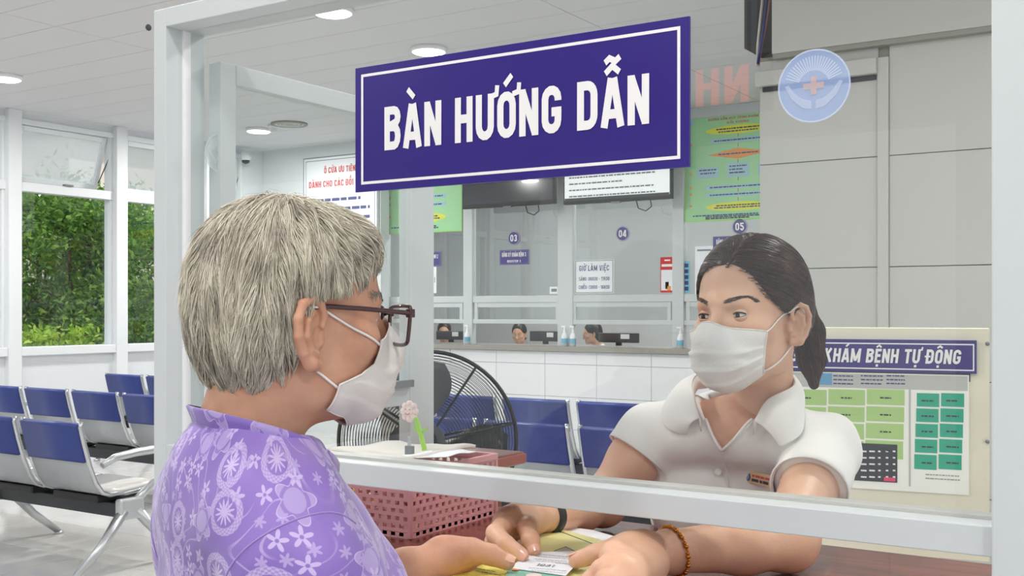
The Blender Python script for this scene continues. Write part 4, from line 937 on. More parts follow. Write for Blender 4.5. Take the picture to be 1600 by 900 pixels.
for k, (x, y, l) in enumerate(((838, 866, .045), (836, 869, .05), (834, 873, .045), (838, 876, .05), (826, 887, .05), (830, 891, .045), (868, 880, .02))): dashes('mid_grey', tk, Pz(x, y, ZP+.0086), xd_, up_, l, .0016, k+3, lift=.0002)
# ================================================================ SCULPTING KIT: distance fields -> one smooth mesh
f4 = np.float32
def V3(*a): return np.array(a, float)
def ell(P, c, r, Rm=None):
    q = P-np.asarray(c, f4)
    if Rm is not None: q = q@np.asarray(Rm, f4).T
    r = np.asarray(r, f4); q = q/r; k0 = np.sqrt((q*q).sum(1)); q = q/r; k1 = np.sqrt((q*q).sum(1)); return k0*(k0-1)/(k1+1e-7)
def cap(P, a, b, ra, rb=None):
    a = np.asarray(a, f4); b = np.asarray(b, f4); rb = ra if rb is None else rb
    d = b-a; q = P-a; t = np.clip(q@d/(d@d+1e-12), 0, 1); w = q-t[:, None]*d; return np.sqrt((w*w).sum(1))-(ra+(rb-ra)*t)
def chain(P, pts, rs, k=.004):
    o = None
    for a, b, ra, rb in zip(pts, pts[1:], rs, rs[1:]):
        c = cap(P, a, b, ra, rb); o = c if o is None else smin(o, c, k)
    return o
def smin(a, b, k): h = np.clip(.5+.5*(b-a)/k, 0, 1); return b*(1-h)+a*h-k*h*(1-h)
def smax(a, b, k): return -smin(-a, -b, k)
def surf(fn, lo, hi, h, snap=2):
    """naive surface nets on a sparse grid"""
    lo = np.asarray(lo, f4); hi = np.asarray(hi, f4); m = np.ceil((hi-lo)/(4*h)).astype(int)+1; n = m*4
    cb = np.stack(np.meshgrid(*[np.arange(k) for k in m], indexing='ij'), -1).reshape(-1, 3)
    fc_ = fn((lo+(cb*4+1.5)*h).astype(f4)); act = np.abs(fc_) < 7.5*h
    vals = np.repeat(np.repeat(np.repeat(np.where(fc_ < 0, -1, 1).astype(f4).reshape(m), 4, 0), 4, 1), 4, 2)
    A = cb[act]; off = np.stack(np.meshgrid(*[np.arange(4)]*3, indexing='ij'), -1).reshape(-1, 3)
    I = (A[:, None, :]*4+off[None]).reshape(-1, 3)
    for s in range(0, len(I), 400000):
        J = I[s:s+400000]; vals[J[:, 0], J[:, 1], J[:, 2]] = fn((lo+J*h).astype(f4))
    ins = vals < 0
    c8 = sum(ins[i:n[0]-1+i, j:n[1]-1+j, k:n[2]-1+k].astype(np.int8) for i in (0, 1) for j in (0, 1) for k in (0, 1))
    cell = np.argwhere((c8 > 0) & (c8 < 8)); idx = -np.ones(n-1, np.int64); idx[cell[:, 0], cell[:, 1], cell[:, 2]] = np.arange(len(cell))
    acc = np.zeros((len(cell), 3), f4); cnt = np.zeros(len(cell), f4)
    cr = [(i, j, k) for i in (0, 1) for j in (0, 1) for k in (0, 1)]
    for a in range(8):
        for b in range(a+1, 8):
            if sum(abs(x-y) for x, y in zip(cr[a], cr[b])) != 1: continue
            va = vals[tuple((cell+cr[a]).T)]; vb = vals[tuple((cell+cr[b]).T)]; mk = (va < 0) != (vb < 0)
            t = np.where(mk, va/(va-vb+1e-12), 0)[:, None]; p = np.array(cr[a])+t*(np.array(cr[b])-np.array(cr[a])); acc += np.where(mk[:, None], p, 0); cnt += mk
    V = (lo+(cell+acc/cnt[:, None])*h).astype(f4)
    quads = []
    for ax in range(3):
        u, w = [(1, 2), (2, 0), (0, 1)][ax]
        s0 = [slice(None)]*3; s1 = [slice(None)]*3; s0[ax] = slice(0, -1); s1[ax] = slice(1, None)
        A0 = ins[tuple(s0)]; A1 = ins[tuple(s1)]; E_ = np.argwhere(A0 != A1)
        E_ = E_[(E_[:, u] > 0) & (E_[:, w] > 0) & (E_[:, u] < n[u]-1) & (E_[:, w] < n[w]-1)]
        if not len(E_): continue
        fl = A0[tuple(E_.T)]
        eu = np.zeros(3, int); eu[u] = 1; ew = np.zeros(3, int); ew[w] = 1
        q = np.stack([idx[tuple((E_-eu-ew).T)], idx[tuple((E_-ew).T)], idx[tuple(E_.T)], idx[tuple((E_-eu).T)]], 1)
        q[~fl] = q[~fl][:, ::-1]; quads.append(q)
    Q = np.concatenate(quads); Q = Q[(Q >= 0).all(1)]
    for _ in range(snap):
        f = fn(V); g = grad(fn, V); V = (V-np.clip(f, -h, h)[:, None]*g*.8).astype(f4)
    return V, Q
def grad(fn, V, e=.0008):
    g = np.stack([fn(V+np.array(d, f4)*e)-fn(V-np.array(d, f4)*e) for d in ((1, 0, 0), (0, 1, 0), (0, 0, 1))], 1); return g/(np.linalg.norm(g, axis=1)[:, None]+1e-9)
def join(*parts):
    V = []; Q = []; n = 0
    for v, q in parts: V.append(v); Q.append(np.asarray(q)+n); n += len(v)
    return np.concatenate(V), np.concatenate(Q)
def fmesh(name, V, Q, smooth=True):
    k = Q.shape[1]; me = bpy.data.meshes.new(name); me.vertices.add(len(V)); me.vertices.foreach_set('co', np.asarray(V, f4).ravel()); me.loops.add(Q.size); me.loops.foreach_set('vertex_index', Q.ravel().astype(np.int32))
    me.polygons.add(len(Q)); me.polygons.foreach_set('loop_start', (np.arange(len(Q))*k).astype(np.int32)); me.update(calc_edges=True)
    if smooth: me.polygons.foreach_set('use_smooth', np.ones(len(Q), bool))
    return me
class Frame:
    """a person's local frame: x = their right, y = forward, z up"""
    def __init__(s, c, f, pitch=0, roll=0):
        f = np.array((f[0], f[1], 0.)); f /= np.linalg.norm(f); r = np.array((f[1], -f[0], 0)); u = np.array((0, 0, 1.))
        f2 = f*math.cos(pitch)+u*math.sin(pitch); u2 = u*math.cos(pitch)-f*math.sin(pitch)
        r3 = r*math.cos(roll)-u2*math.sin(roll); u3 = u2*math.cos(roll)+r*math.sin(roll)
        s.c = np.array(c, float); s.A = np.stack([r3, f2, u3])          # rows: axes
    def w(s, V): return (np.asarray(V)@s.A+s.c)
    def l(s, V): return ((np.asarray(V)-s.c)@s.A.T)
def spline(pts, n, closed=False):
    P = np.array(pts, float); m = len(P); out = []
    for i in range(m if closed else m-1):
        p0, p1, p2, p3 = (P[(i+k) % m] if closed else P[min(max(i+k, 0), m-1)] for k in (-1, 0, 1, 2))
        for j in range(n):
            t = j/n; out.append(.5*((2*p1)+(-p0+p2)*t+(2*p0-5*p1+4*p2-p3)*t*t+(-p0+3*p1-3*p2+p3)*t**3))
    if not closed: out.append(P[-1])
    return np.array(out)
def loft(rows, closed=False):
    n = len(rows[0]); V = np.concatenate(rows); Q = []
    for i in range(len(rows)-1):
        for j in range(n if closed else n-1): Q.append((i*n+j, i*n+(j+1) % n, (i+1)*n+(j+1) % n, (i+1)*n+j))
    return V, np.array(Q)
def cloth(name, V, Q, mt, parent, th=.002, sub=0, inner=None, off=1):
    o = link(name, fmesh(name, V, Q), M[mt], parent, True); md = o.modifiers.new('thick', 'SOLIDIFY'); md.thickness = th; md.offset = off
    if inner: o.data.materials.append(M[inner]); md.material_offset = 1
    if sub: o.modifiers.new('sub', 'SUBSURF').levels = sub; o.modifiers['sub'].render_levels = sub
    return o

# ---------------------------------------------------------------- head
EAR_RIM = [(.008, .004), (.013, .016), (.010, .027), (.0, .032), (-.012, .029), (-.019, .017), (-.0195, .002), (-.015, -.013), (-.008, -.024)]
def ear(P, side, sc_=1.0, big=1.0):
    c = np.array((.0735*sc_*side, -.012, -.022), f4); th = R(24)*side; ti = R(10)
    # ear axes: forward, up, outward
    o = np.array((math.cos(th)*side, math.sin(abs(th))*-.0, 0)); fw = np.array((-math.sin(R(24))*side*-1*-1, math.cos(R(24)), 0)); fw = np.array((-math.sin(R(26))*side, math.cos(R(26)), 0)); o = np.array((math.cos(R(26))*side, math.sin(R(26)), 0))
    up = np.array((0, 0, 1.)); fw2 = fw*math.cos(ti)+up*math.sin(ti); up2 = up*math.cos(ti)-fw*math.sin(ti)
    L_ = ((P-c)@np.stack([fw2, up2, o]).T.astype(f4))/big
    rim = chain(L_, [(u, v, .006) for u, v in EAR_RIM], [.0032, .0034, .0036, .0038, .004, .004, .004, .0042, .005], .002)
    lobe = cap(L_, (-.006, -.024, .005), (.003, -.027, .002), .0062, .0055)
    back = ell(L_, (-.004, .003, .001), (.0165, .03, .0038))
    anti = chain(L_, [(.002, .02, .004), (-.008, .014, .006), (-.0105, .001, .006), (-.006, -.012, .005), (.002, -.016, .004)], [.003, .0032, .0034, .0034, .003], .002)
    trag = cap(L_, (.0115, .002, .0), (.010, -.008, .001), .0048, .0045); root = cap(L_, (.004, .014, -.008), (.002, -.016, -.008), .010, .008)
    d = smin(smin(rim, back, .003), lobe, .005); d = smin(d, anti, .0025); d = smax(d, -ell(L_, (.0045, -.002, .006), (.0058, .0085, .007)), .003); d = smin(d, trag, .003); d = smin(d, root, .004)
    return d*big
def head(P, ears=True, ear_size=1.0, old=0, neck=(0, -.05, -.2), neck_r=(.053, .058), eye_cut=True):
    d = ell(P, (0, -.012, .030), (.0745, .098, .086))
    d = smin(d, ell(P, (0, .034, -.034), (.061, .054, .074)), .03)
    d = smin(d, ell(P, (0, .034, -.074), (.050, .050, .034)), .02); d = smin(d, ell(P, (0, .072, -.091), (.02, .02, .017)), .018)
    ax = np.abs(P[:, 0:1]); S = np.concatenate([ax, P[:, 1:]], 1)
    d = smin(d, ell(S, (.043, .050, -.026), (.022, .026, .02)), .014); d = smin(d, ell(S, (.046, .005, -.062), (.016, .032, .032)), .02)
    d = smin(d, cap(S, (0, .081, .018), (.036, .068, .016), .0105, .009), .014)
    if eye_cut: d = smax(d, -ell(S, (.031, .094, -.001), (.0185, .0165, .0115)), .012)
    d = smin(d, cap(P, (0, .087, .002), (0, .107, -.036), .0068, .0115), .010); d = smin(d, ell(S, (.011, .098, -.041), (.008, .010, .0075)), .006)
    d = smin(d, ell(P, (0, .088, -.066), (.022, .009, .005)), .006); d = smin(d, ell(P, (0, .086, -.074), (.019, .009, .006)), .006)
    d = smin(d, cap(P, (0, -.026, -.05), neck, neck_r[0], neck_r[1]), .03)
    if ears:
        for s in (-1, 1): 
            m = (P[:, 0]*s > .045)
            if m.any():
                e = np.full(len(P), 1., f4); e[m] = ear(P[m], s, 1.0, ear_size); d = np.where(m, smin(d, e, .004), d)
    return d
def radial(fn, c0, dirs, off, r0=.2, it=40):
    r = np.full(len(dirs), r0, f4); c0 = np.asarray(c0, f4); off = np.asarray(off, f4)
    for _ in range(it): r -= (fn((c0+dirs*r[:, None]).astype(f4))-off)*.8
    return c0+dirs*r[:, None]
def mask_patch(fn, azs, els, pleat=.0022, off=.006, nu=48, nv=40, fold=None):
    """azs(v) -> half angle, els(u, v) -> elevation in degrees; head-local coordinates"""
    c0 = (0, .018, -.045); D = []; O = []
    for j in range(nv+1):
        v = j/nv
        for i in range(nu+1):
            u = -1+2*i/nu; az = R(azs(v)*u); el = R(els(u, v)); D.append((math.sin(az)*math.cos(el), math.cos(az)*math.cos(el), math.sin(el)))
            e = min(1, (1-abs(u))*9); saw = 0
            for p in (.3, .5, .7): saw += pleat*max(0, 1-max(0, (v-p))/.2)*(v > p)*e
            O.append(off+saw+.004*max(0, math.cos(u*1.5))*math.sin(math.pi*min(1, v*1.1))+(fold(u, v) if fold else 0))
    V = radial(fn, c0, np.array(D, f4), O); n = nu+1
    return V, np.array([(j*n+i, (j+1)*n+i, (j+1)*n+i+1, j*n+i+1) for j in range(nv) for i in range(nu)])
def onhead(fn, pts, off):
    V = np.array(pts, f4)
    for _ in range(12): V = V-np.clip(fn(V)-off, -.03, .03)[:, None]*grad(fn, V)
    return V
# ---------------------------------------------------------------- hair made of strands
def strands(fn, region, flow, roots, seed, length=(.04, .07), steps=9, depth=(.006, .001, .003), rad=.00038, frizz=.12, feather=0):
    rnd = np.random.RandomState(seed); n = len(roots); P = roots.astype(f4).copy(); Ln = rnd.uniform(*length, (n, 1)).astype(f4)/steps
    dsurf = rnd.uniform(0, depth[0], n).astype(f4); alive = np.ones(n, bool); path = [P.copy()]; jit = rnd.normal(0, frizz, (n, 3)).astype(f4); tl_ = np.full(n, steps, int)
    tipup = rnd.uniform(-depth[2], depth[1], n).astype(f4); stop = rnd.uniform(-.004, .004+feather, n)
    for s in range(steps):
        g = grad(fn, P); d = flow(P)+jit+rnd.normal(0, frizz*.35, (n, 3)); d -= g*(d*g).sum(1)[:, None]; d /= np.linalg.norm(d, axis=1)[:, None]+1e-9
        N = P+d*Ln; tgt = -dsurf*(1-(s+1)/steps)+tipup*((s+1)/steps)**1.5
        for _ in range(2): N = N-(fn(N.astype(f4))-tgt)[:, None]*grad(fn, N.astype(f4))*.8
        out = alive & (region(N) > stop); tl_[out] = s; alive &= ~out; P = np.where(alive[:, None], N, P).astype(f4); path.append(P.copy())
    path = np.stack(path, 1); keep = tl_ >= 2; path = path[keep]; tl2 = tl_[keep]; n = len(path); m = steps+1
    # stopped strands repeat their last point: re-space them
    for i in np.nonzero(tl2 < steps)[0]:
        k = tl2[i]; q = path[i, :k+1]; t = np.linspace(0, k, m); a = np.floor(t).astype(int).clip(0, k-1); path[i] = q[a]+(q[a+1]-q[a])*(t-a)[:, None]
    T = np.gradient(path, axis=1); T /= np.linalg.norm(T, axis=2, keepdims=True)+1e-9; ref = rnd.normal(0, 1, (n, 1, 3)); U = np.cross(T, ref); U /= np.linalg.norm(U, axis=2, keepdims=True)+1e-9; W = np.cross(T, U)
    rr_ = rad*rnd.uniform(.6, 1.4, (n, 1))*np.concatenate([[.7], np.ones(m-3), [.7, .15]])[None]; ring = [path+rr_[..., None]*(U*math.cos(a)+W*math.sin(a)) for a in (0, 2.094, 4.188)]
    V = np.stack(ring, 2).reshape(-1, 3); base = (np.arange(n)*m*3)[:, None, None]; s_ = (np.arange(m-1)*3)[None, :, None]; k = np.arange(3)[None, None, :]; k2 = (k+1) % 3
    Q = np.stack([base+s_+k, base+s_+k2, base+s_+3+k2, base+s_+3+k], -1).reshape(-1, 4); return V.astype(f4), Q
def hairmat(key, cols, rough=.4):
    mat(key, (128, 128, 128), rough, spec=.35); nt, b = nodes(key); g = nt.nodes.new('ShaderNodeNewGeometry'); cr = nt.nodes.new('ShaderNodeValToRGB')
    while len(cr.color_ramp.elements) < len(cols): cr.color_ramp.elements.new(.5)
    for i, c in enumerate(cols): cr.color_ramp.elements[i].position = i/(len(cols)-1); cr.color_ramp.elements[i].color = lin(c)
    tc = nt.nodes.new('ShaderNodeTexCoord'); n = nt.nodes.new('ShaderNodeTexNoise'); n.inputs['Scale'].default_value = 26; n.inputs['Detail'].default_value = 3; nt.links.new(tc.outputs['Object'], n.inputs['Vector'])
    mr = nt.nodes.new('ShaderNodeMapRange'); mr.inputs['From Min'].default_value = .32; mr.inputs['From Max'].default_value = .68; nt.links.new(n.outputs['Fac'], mr.inputs['Value'])
    mx = nt.nodes.new('ShaderNodeMix'); mx.inputs['Factor'].default_value = .45; nt.links.new(g.outputs['Random Per Island'], mx.inputs['A']); nt.links.new(mr.outputs[0], mx.inputs['B']); nt.links.new(mx.outputs['Result'], cr.inputs[0]); nt.links.new(cr.outputs[0], b.inputs['Base Color'])
hairmat('hair_grey', [(112, 106, 98), (168, 160, 148), (204, 197, 180), (226, 220, 202), (240, 235, 220)], .5)
hairmat('hair_brown', [(30, 20, 19), (58, 38, 34), (86, 58, 49), (122, 88, 72)], .35)
hairmat('hair_brow', [(52, 36, 32), (92, 68, 58)], .5)

# ---------------------------------------------------------------- hands: five separate fingers
def hand(P, palm, thumb, fingers, k=.006):
    """palm: list of (point, radius) blended wide; thumb/fingers: (points, radii)"""
    d = None
    for (a, ra), (b, rb) in palm: c = cap(P, a, b, ra, rb); d = c if d is None else smin(d, c, .014)
    for pts, rs in fingers: d = smin(d, chain(P, pts, rs, .004), k)
    return smin(d, chain(P, thumb[0], thumb[1], .004), .010)
def bbox(pts, m): A = np.array(pts); return A.min(0)-m, A.max(0)+m
# ================================================================ STAFF WOMAN BEHIND THE SCREEN
CW = Pt(1171, 489, 1.72); FW = Frame(CW, (-.22, -.975), pitch=R(-2), roll=R(2))
hw = lambda P: head(P, neck=(.030, -.072, -.185), neck_r=(.05, .05))
woman = thing('person', 'person in white short-sleeved blouse and white face mask behind the glass screen, handing over papers', 'person', (CW[0], CW[1]+.1, 0))
def FWw(V): return FW.w(V)
hv, hq = surf(hw, (-.1, -.125, -.21), (.1, .135, .13), .0019)
# joints
SR = Pt(1018, 682, 1.86); SL = Pt(1290, 700, 1.76)          # shoulders (their right, their left)
ER = Pz(942, 786, 1.125); WR = Pz(858, 806, 1.137)           # elbow, wrist
EL = Pz(1232, 846, 1.125); WL = Pz(1047, 862, 1.127)
NB = Pt(1146, 640, 1.775); CH_ = Pt(1150, 765, 1.885); BE = CH_+V3(-.01, .06, -.26)
def torso(P, g=0.0):
    ax = (SL-SR); ax = ax/np.linalg.norm(ax); fw = np.cross(UP, ax); fw /= np.linalg.norm(fw); up = np.cross(ax, fw); Rm = np.stack([ax, fw, up])
    d = ell(P, CH_, (.145+g, .088+g, .17+g), Rm); d = smin(d, ell(P, BE, (.14+g, .095+g, .2), Rm), .06)
    d = smin(d, chain(P, [SR, SR*.5+NB*.5+V3(0, 0, -.012), NB+V3(0, .01, -.03), SL*.5+NB*.5+V3(0, 0, -.012), SL], [.042+g, .042+g, .048+g, .042+g, .042+g], .03), .045)
    for s in (-1, 1): d = smin(d, ell(P, CH_+ax*s*.068+fw*-.072+UP*-.02, (.055+g, .045+g, .055+g), Rm), .04)
    return d
def W(pts): return [tuple(p) for p in pts]
handR = dict(palm=[((WR, .022), (Pz(826, 802, 1.146), .024)), ((Pz(830, 800, 1.146), .024), (Pz(795, 813, 1.153), .021)), ((Pz(835, 812, 1.138), .022), (Pz(790, 826, 1.143), .019))],
             thumb=([Pz(832, 806, 1.146), Pz(824, 826, 1.149), Pz(829, 844, 1.14), Pz(834, 858, 1.130)], [.016, .0135, .0122, .0095]),
             fingers=[([Pz(790, 818, 1.152), Pz(774, 833, 1.150), Pz(790, 850, 1.142), Pz(816, 867, 1.130)], [.0145, .0125, .0115, .009]),
                      ([Pz(786, 824, 1.146), Pz(771, 846, 1.136), Pz(782, 864, 1.118), Pz(806, 876, 1.104)], [.0135, .0115, .0105, .008]),
                      ([Pz(790, 828, 1.138), Pz(778, 852, 1.122), Pz(792, 868, 1.104), Pz(815, 874, 1.098)], [.0125, .0105, .0095, .0075]),
                      ([Pz(802, 828, 1.13), Pz(795, 850, 1.113), Pz(806, 863, 1.1), Pz(822, 866, 1.096)], [.011, .0095, .0085, .007])])
def armR(P):
    d = chain(P, [SR, ER*.35+SR*.65, ER, ER*.55+WR*.45, WR], [.044, .043, .037, .034, .0245], .02)
    return smin(d, hand(P, **handR), .016)
handL = dict(palm=[((WL, .026), (Pz(985, 866, 1.142), .026)), ((Pz(1000, 858, 1.14), .024), (Pz(962, 870, 1.148), .021)), ((Pz(1010, 882, 1.130), .024), (Pz(968, 893, 1.143), .022)), ((Pz(1015, 880, 1.13), .024), (Pz(985, 905, 1.135), .02))],
             thumb=([Pz(1000, 856, 1.142), Pz(965, 856, 1.145), Pz(930, 866, 1.140), Pz(901, 875, 1.132)], [.018, .0145, .0128, .0105]),
             fingers=[([Pz(962, 876, 1.150), Pz(940, 891, 1.146), Pz(922, 908, 1.133), Pz(905, 918, 1.12)], [.015, .0125, .011, .009]),
                      ([Pz(968, 888, 1.147), Pz(946, 908, 1.14), Pz(928, 928, 1.122), Pz(912, 940, 1.108)], [.015, .0125, .011, .009]),
                      ([Pz(978, 898, 1.141), Pz(960, 922, 1.131), Pz(944, 944, 1.112), Pz(930, 955, 1.1)], [.014, .012, .0105, .0085]),
                      ([Pz(992, 906, 1.133), Pz(980, 932, 1.12), Pz(968, 952, 1.104), Pz(958, 960, 1.098)], [.0125, .0105, .0095, .008])])
def armL(P):
    d = chain(P, [SL, EL*.35+SL*.65, EL, EL*.6+WL*.4, WL], [.046, .045, .039, .037, .028], .02)
    return smin(d, hand(P, **handL), .016)
def pts_of(h): return [q for pr in h['palm'] for q, _ in pr]+list(h['thumb'][0])+[q for f in h['fingers'] for q in f[0]]
lo, hi = bbox([SR, ER, WR]+pts_of(handR), .06); ar = surf(armR, lo, hi, .0022)
lo, hi = bbox([SL, EL, WL]+pts_of(handL), .06); al = surf(armL, lo, hi, .0022)
lo, hi = bbox([SR, SL, BE+V3(0, 0, -.2), NB], .16); to = surf(lambda P: torso(P), lo, hi, .006)
bv, bq = join((FWw(hv), hq), ar, al, to)
wbody = link('body', fmesh('body', bv, bq), M['skin_staff'], woman, True)
def nail(parent, tip, prev, r, up=UP, s=1):
    d = tip-prev; d /= np.linalg.norm(d); u = np.array(up, float)-d*np.dot(up, d); u /= np.linalg.norm(u); x = np.cross(d, u); V = []; n = 6
    for i in range(n+1):
        for j in range(n+1):
            a = (i/n-.5)*1.7; b = (j/n-.5); w = 1-.25*(2*b)**2*(b > 0); V.append(tip+d*(b*r*1.25+r*.25)+(x*math.sin(a)*w+u*math.cos(a))*(r*1.03+.0002*math.cos(b*3)))
    return link('nail', mesh('nail', V, [(i*(n+1)+j, (i+1)*(n+1)+j, (i+1)*(n+1)+j+1, i*(n+1)+j+1) for i in range(n) for j in range(n)], True), M['nail'], parent, True)
lens = np.array((0, 0, CH))
def to_cam(p): d = lens-p; return d/np.linalg.norm(d)
nail(wbody, handR['thumb'][0][-1], handR['thumb'][0][-2], .0095, (.1, -.6, .8)); nail(wbody, handR['fingers'][0][0][-1], handR['fingers'][0][0][-2], .009, (.1, -.9, .3)); nail(wbody, handL['thumb'][0][-1], handL['thumb'][0][-2], .0105, (0, .3, 1))
# eyes, lids, lashes, brows
ew = bpy.data.objects.new('eyes', None)
for s in (-1, 1):
    ec = np.array((.0315*s, .0672, -.002)); V = []; n = 16
    def eb(r, a, e): return ec+r*np.array((math.sin(a)*math.cos(e), math.cos(a)*math.cos(e), math.sin(e)))
    gz_ = R(6)
    mb = MB().ball((0, 0, 0), .0124, 12); eye = link('eyeball', fmesh('eyeball', FWw(np.array(mb.V)+ec), np.array(mb.F)), M['eye_white'], wbody, True)
    for nm, mt, r, rad in (('iris', 'iris', .0127, .0066), ('pupil', 'black', .0129, .0028)):
        rows = []
        for q in (0, .5, 1): rows.append([eb(r-.0006*q*q, gz_+math.cos(t)*rad*q/.0125, R(-1)+math.sin(t)*rad*q/.0125) for t in np.linspace(0, 2*math.pi, 24, endpoint=False)])
        V, Q = loft([np.array(x) for x in rows], True); link(nm, fmesh(nm, FWw(V), Q), M[mt], eye, True)
    for up_l in (1, -1):
        rows = []; al_ = np.linspace(-1.05, 1.05, 22)
        for k in range(9):
            row = []
            for a in al_:
                e0 = (R(20) if up_l > 0 else R(-11))*max(0, math.cos(a/1.05*1.5))**.7+R(2)*a*s*1.2; e = e0+up_l*R(62)*(k/8)**1.1; row.append(eb(.0136+.0006*(k > 0)-.0016*max(0, k/8-.6), a, e))
            rows.append(np.array(row))
        V, Q = loft(rows); V = FWw(V); o = link('eyelid', fmesh('eyelid', V, Q), M['skin_staff'], wbody, True); md = o.modifiers.new('t', 'SOLIDIFY'); md.thickness = .0008; md.offset = 0
        edge = FWw(rows[0]+np.array((0, .0006, 0))); MB().tube(edge, [.0003]+[.0012 if up_l > 0 else .0004]*(len(edge)-2)+[.0003], 5).build('lash_line', M['black'], o, True)
    # brow
    rnd = np.random.RandomState(5+s); n = 210; u = rnd.uniform(0, 1, n); bx = .013+.036*u; bz = .0185+.0062*np.sin(u*2.9)-.0035*u+rnd.uniform(-.0027, .0027, n)*(1-.6*u)
    rt = onhead(hw, np.stack([s*bx, .09-.03*u, bz], 1), .0002); V, Q = strands(hw, lambda P: np.full(len(P), -1.), lambda P: np.tile(np.array((s*1., -.3, .12-.0), f4), (len(P), 1)), rt, 3, (.006, .010), 4, (.0, .0008, 0), .0003, .12)
    link('eyebrow', fmesh('eyebrow', FWw(V), Q), M['hair_brow'], wbody, True)
# hair drawn back into a ponytail
YL = ([-.06, -.035, -.012, .0, .02, .04, .06, .075, .09], [-.05, -.03, -.016, .012, .040, .052, .060, .068, .13])
def regw(P):
    zc_ = P[:, 2]-.012*np.exp(-(P[:, 0]/.012)**2)*0; y = np.interp(zc_, *YL); return np.maximum(P[:, 1]-y, -.062-P[:, 2]).astype(f4)
def hairw0(P):
    d = ell(P, (0, -.016, .034), (.0835, .103, .094)); d = smin(d, ell(P, (0, -.06, -.01), (.068, .055, .06)), .03)
    part = np.abs(P[:, 0]+.012); d = d+.0035*np.exp(-(part/.006)**2)*(P[:, 1] > -.02)
    return d
hw_in = lambda P: smax(hairw0(P)+.0025, regw(P), .006)
V, Q = surf(hw_in, (-.1, -.13, -.08), (.1, .12, .14), .0024); hb = link('hair', fmesh('hair', FWw(V), Q), M['hair_dark'], woman, True)
rnd = np.random.RandomState(11); rv = V[(regw(V) < .004)]; rt = rv[rnd.randint(len(rv), size=10000)]
def floww(P):
    k = np.array((0, -.115, .012), f4)-P; k = k/(np.linalg.norm(k, axis=1)[:, None]+1e-6); side = np.sign(P[:, 0:1]+.012)*np.array((1, 0, 0), f4)
    top = np.clip((P[:, 2:3]-.07)/.05, 0, 1); return k+side*top*1.1+np.array((0, 0, -.15), f4)
sv, sq = strands(hairw0, lambda P: regw(P)-.002, floww, rt, 4, (.05, .09), 10, (.0018, .0014, .0), .00046, .06, feather=.004)
# ponytail
PTt = [(0, -.118, .012), (.0, -.150, -.002), (-.004, -.165, -.04), (-.012, -.160, -.085), (-.02, -.15, -.125)]
ptail = lambda P: chain(P, PTt, [.016, .024, .027, .022, .008], .012)
Vp, Qp = surf(lambda P: ptail(P)+.003, (-.06, -.21, -.15), (.05, -.09, .05), .003); link('ponytail', fmesh('ponytail', FWw(Vp), Qp), M['hair_dark'], woman, True)
rt = Vp[rnd.randint(len(Vp), size=2600)]; flp = lambda P: np.tile(np.array((-.1, -.05, -1), f4), (len(P), 1))+np.where(P[:, 2:3] > -.01, np.array((0, -1., .3), f4), 0)
sp, qp = strands(ptail, lambda P: np.full(len(P), -1.), flp, rt, 6, (.04, .07), 9, (.004, .001, .0), .00042, .06)
# baby hairs at the hairline
V2, Q2 = join((sv, sq), (sp, qp)); tag(link('hair_strands', fmesh('hair_strands', FWw(V2), Q2), M['hair_brown'], woman, True), kind='stuff')
MB().tube([FWw(np.array((math.cos(a)*.018, -.122-.006*math.sin(a)*0, .012+math.sin(a)*.018))) for a in np.linspace(0, 6.283, 20, endpoint=False)], .004, 8, True).build('hair_tie', M['black'], woman, True)
# face mask
hmask = lambda P: smin(head(P, ears=False, neck=(0, -.055, -.19), eye_cut=False), ell(P, (0, .078, -.05), (.028, .03, .045)), .045)
mv, mq = mask_patch(hmask, lambda v: 58-2*v+3*max(0, v-.8)*5, lambda u, v: (16+4*math.exp(-(u/.22)**2)-4*u*u)*(1-v)+v*(-56+8*abs(u)**2*2.2), .0022, .005)
mk = cloth('face_mask', FWw(mv), mq, 'mask_white', woman, .0014)
n = 49
MB().tube(FWw(mv[:n]), .0011, 5).build('mask_hem', M['mask_white'], mk, True); MB().tube(FWw(mv[-n:]), .0009, 5).build('mask_hem', M['mask_white'], mk, True)
for s, ix in ((-1, 0), (1, n-1)):
    colm = [mv[j*n+ix] for j in range(41)]; MB().tube(FWw(np.array(colm)), .0012, 5).build('mask_hem', M['mask_white'], mk, True)
    a, b = colm[1], colm[-2]; sx = -1 if a[0] < 0 else 1
    top = onhead(lambda P: head(P), [a+(np.array((sx*.078, -.002, .004))-a)*t for t in np.linspace(0, 1, 9)], .002); bot = onhead(lambda P: head(P, ears=False), [b+(np.array((sx*.068, -.012, -.052))-b)*t for t in np.linspace(0, 1, 9)], .0022)
    arc_ = [np.array((sx*.082, -.016, .006)), np.array((sx*.084, -.028, -.012)), np.array((sx*.08, -.026, -.036))]
    MB().tube(FWw(spline(np.concatenate([top, arc_, bot[::-1]]), 3)), .0013, 6).build('ear_loop', M['mask_white'], mk, True)
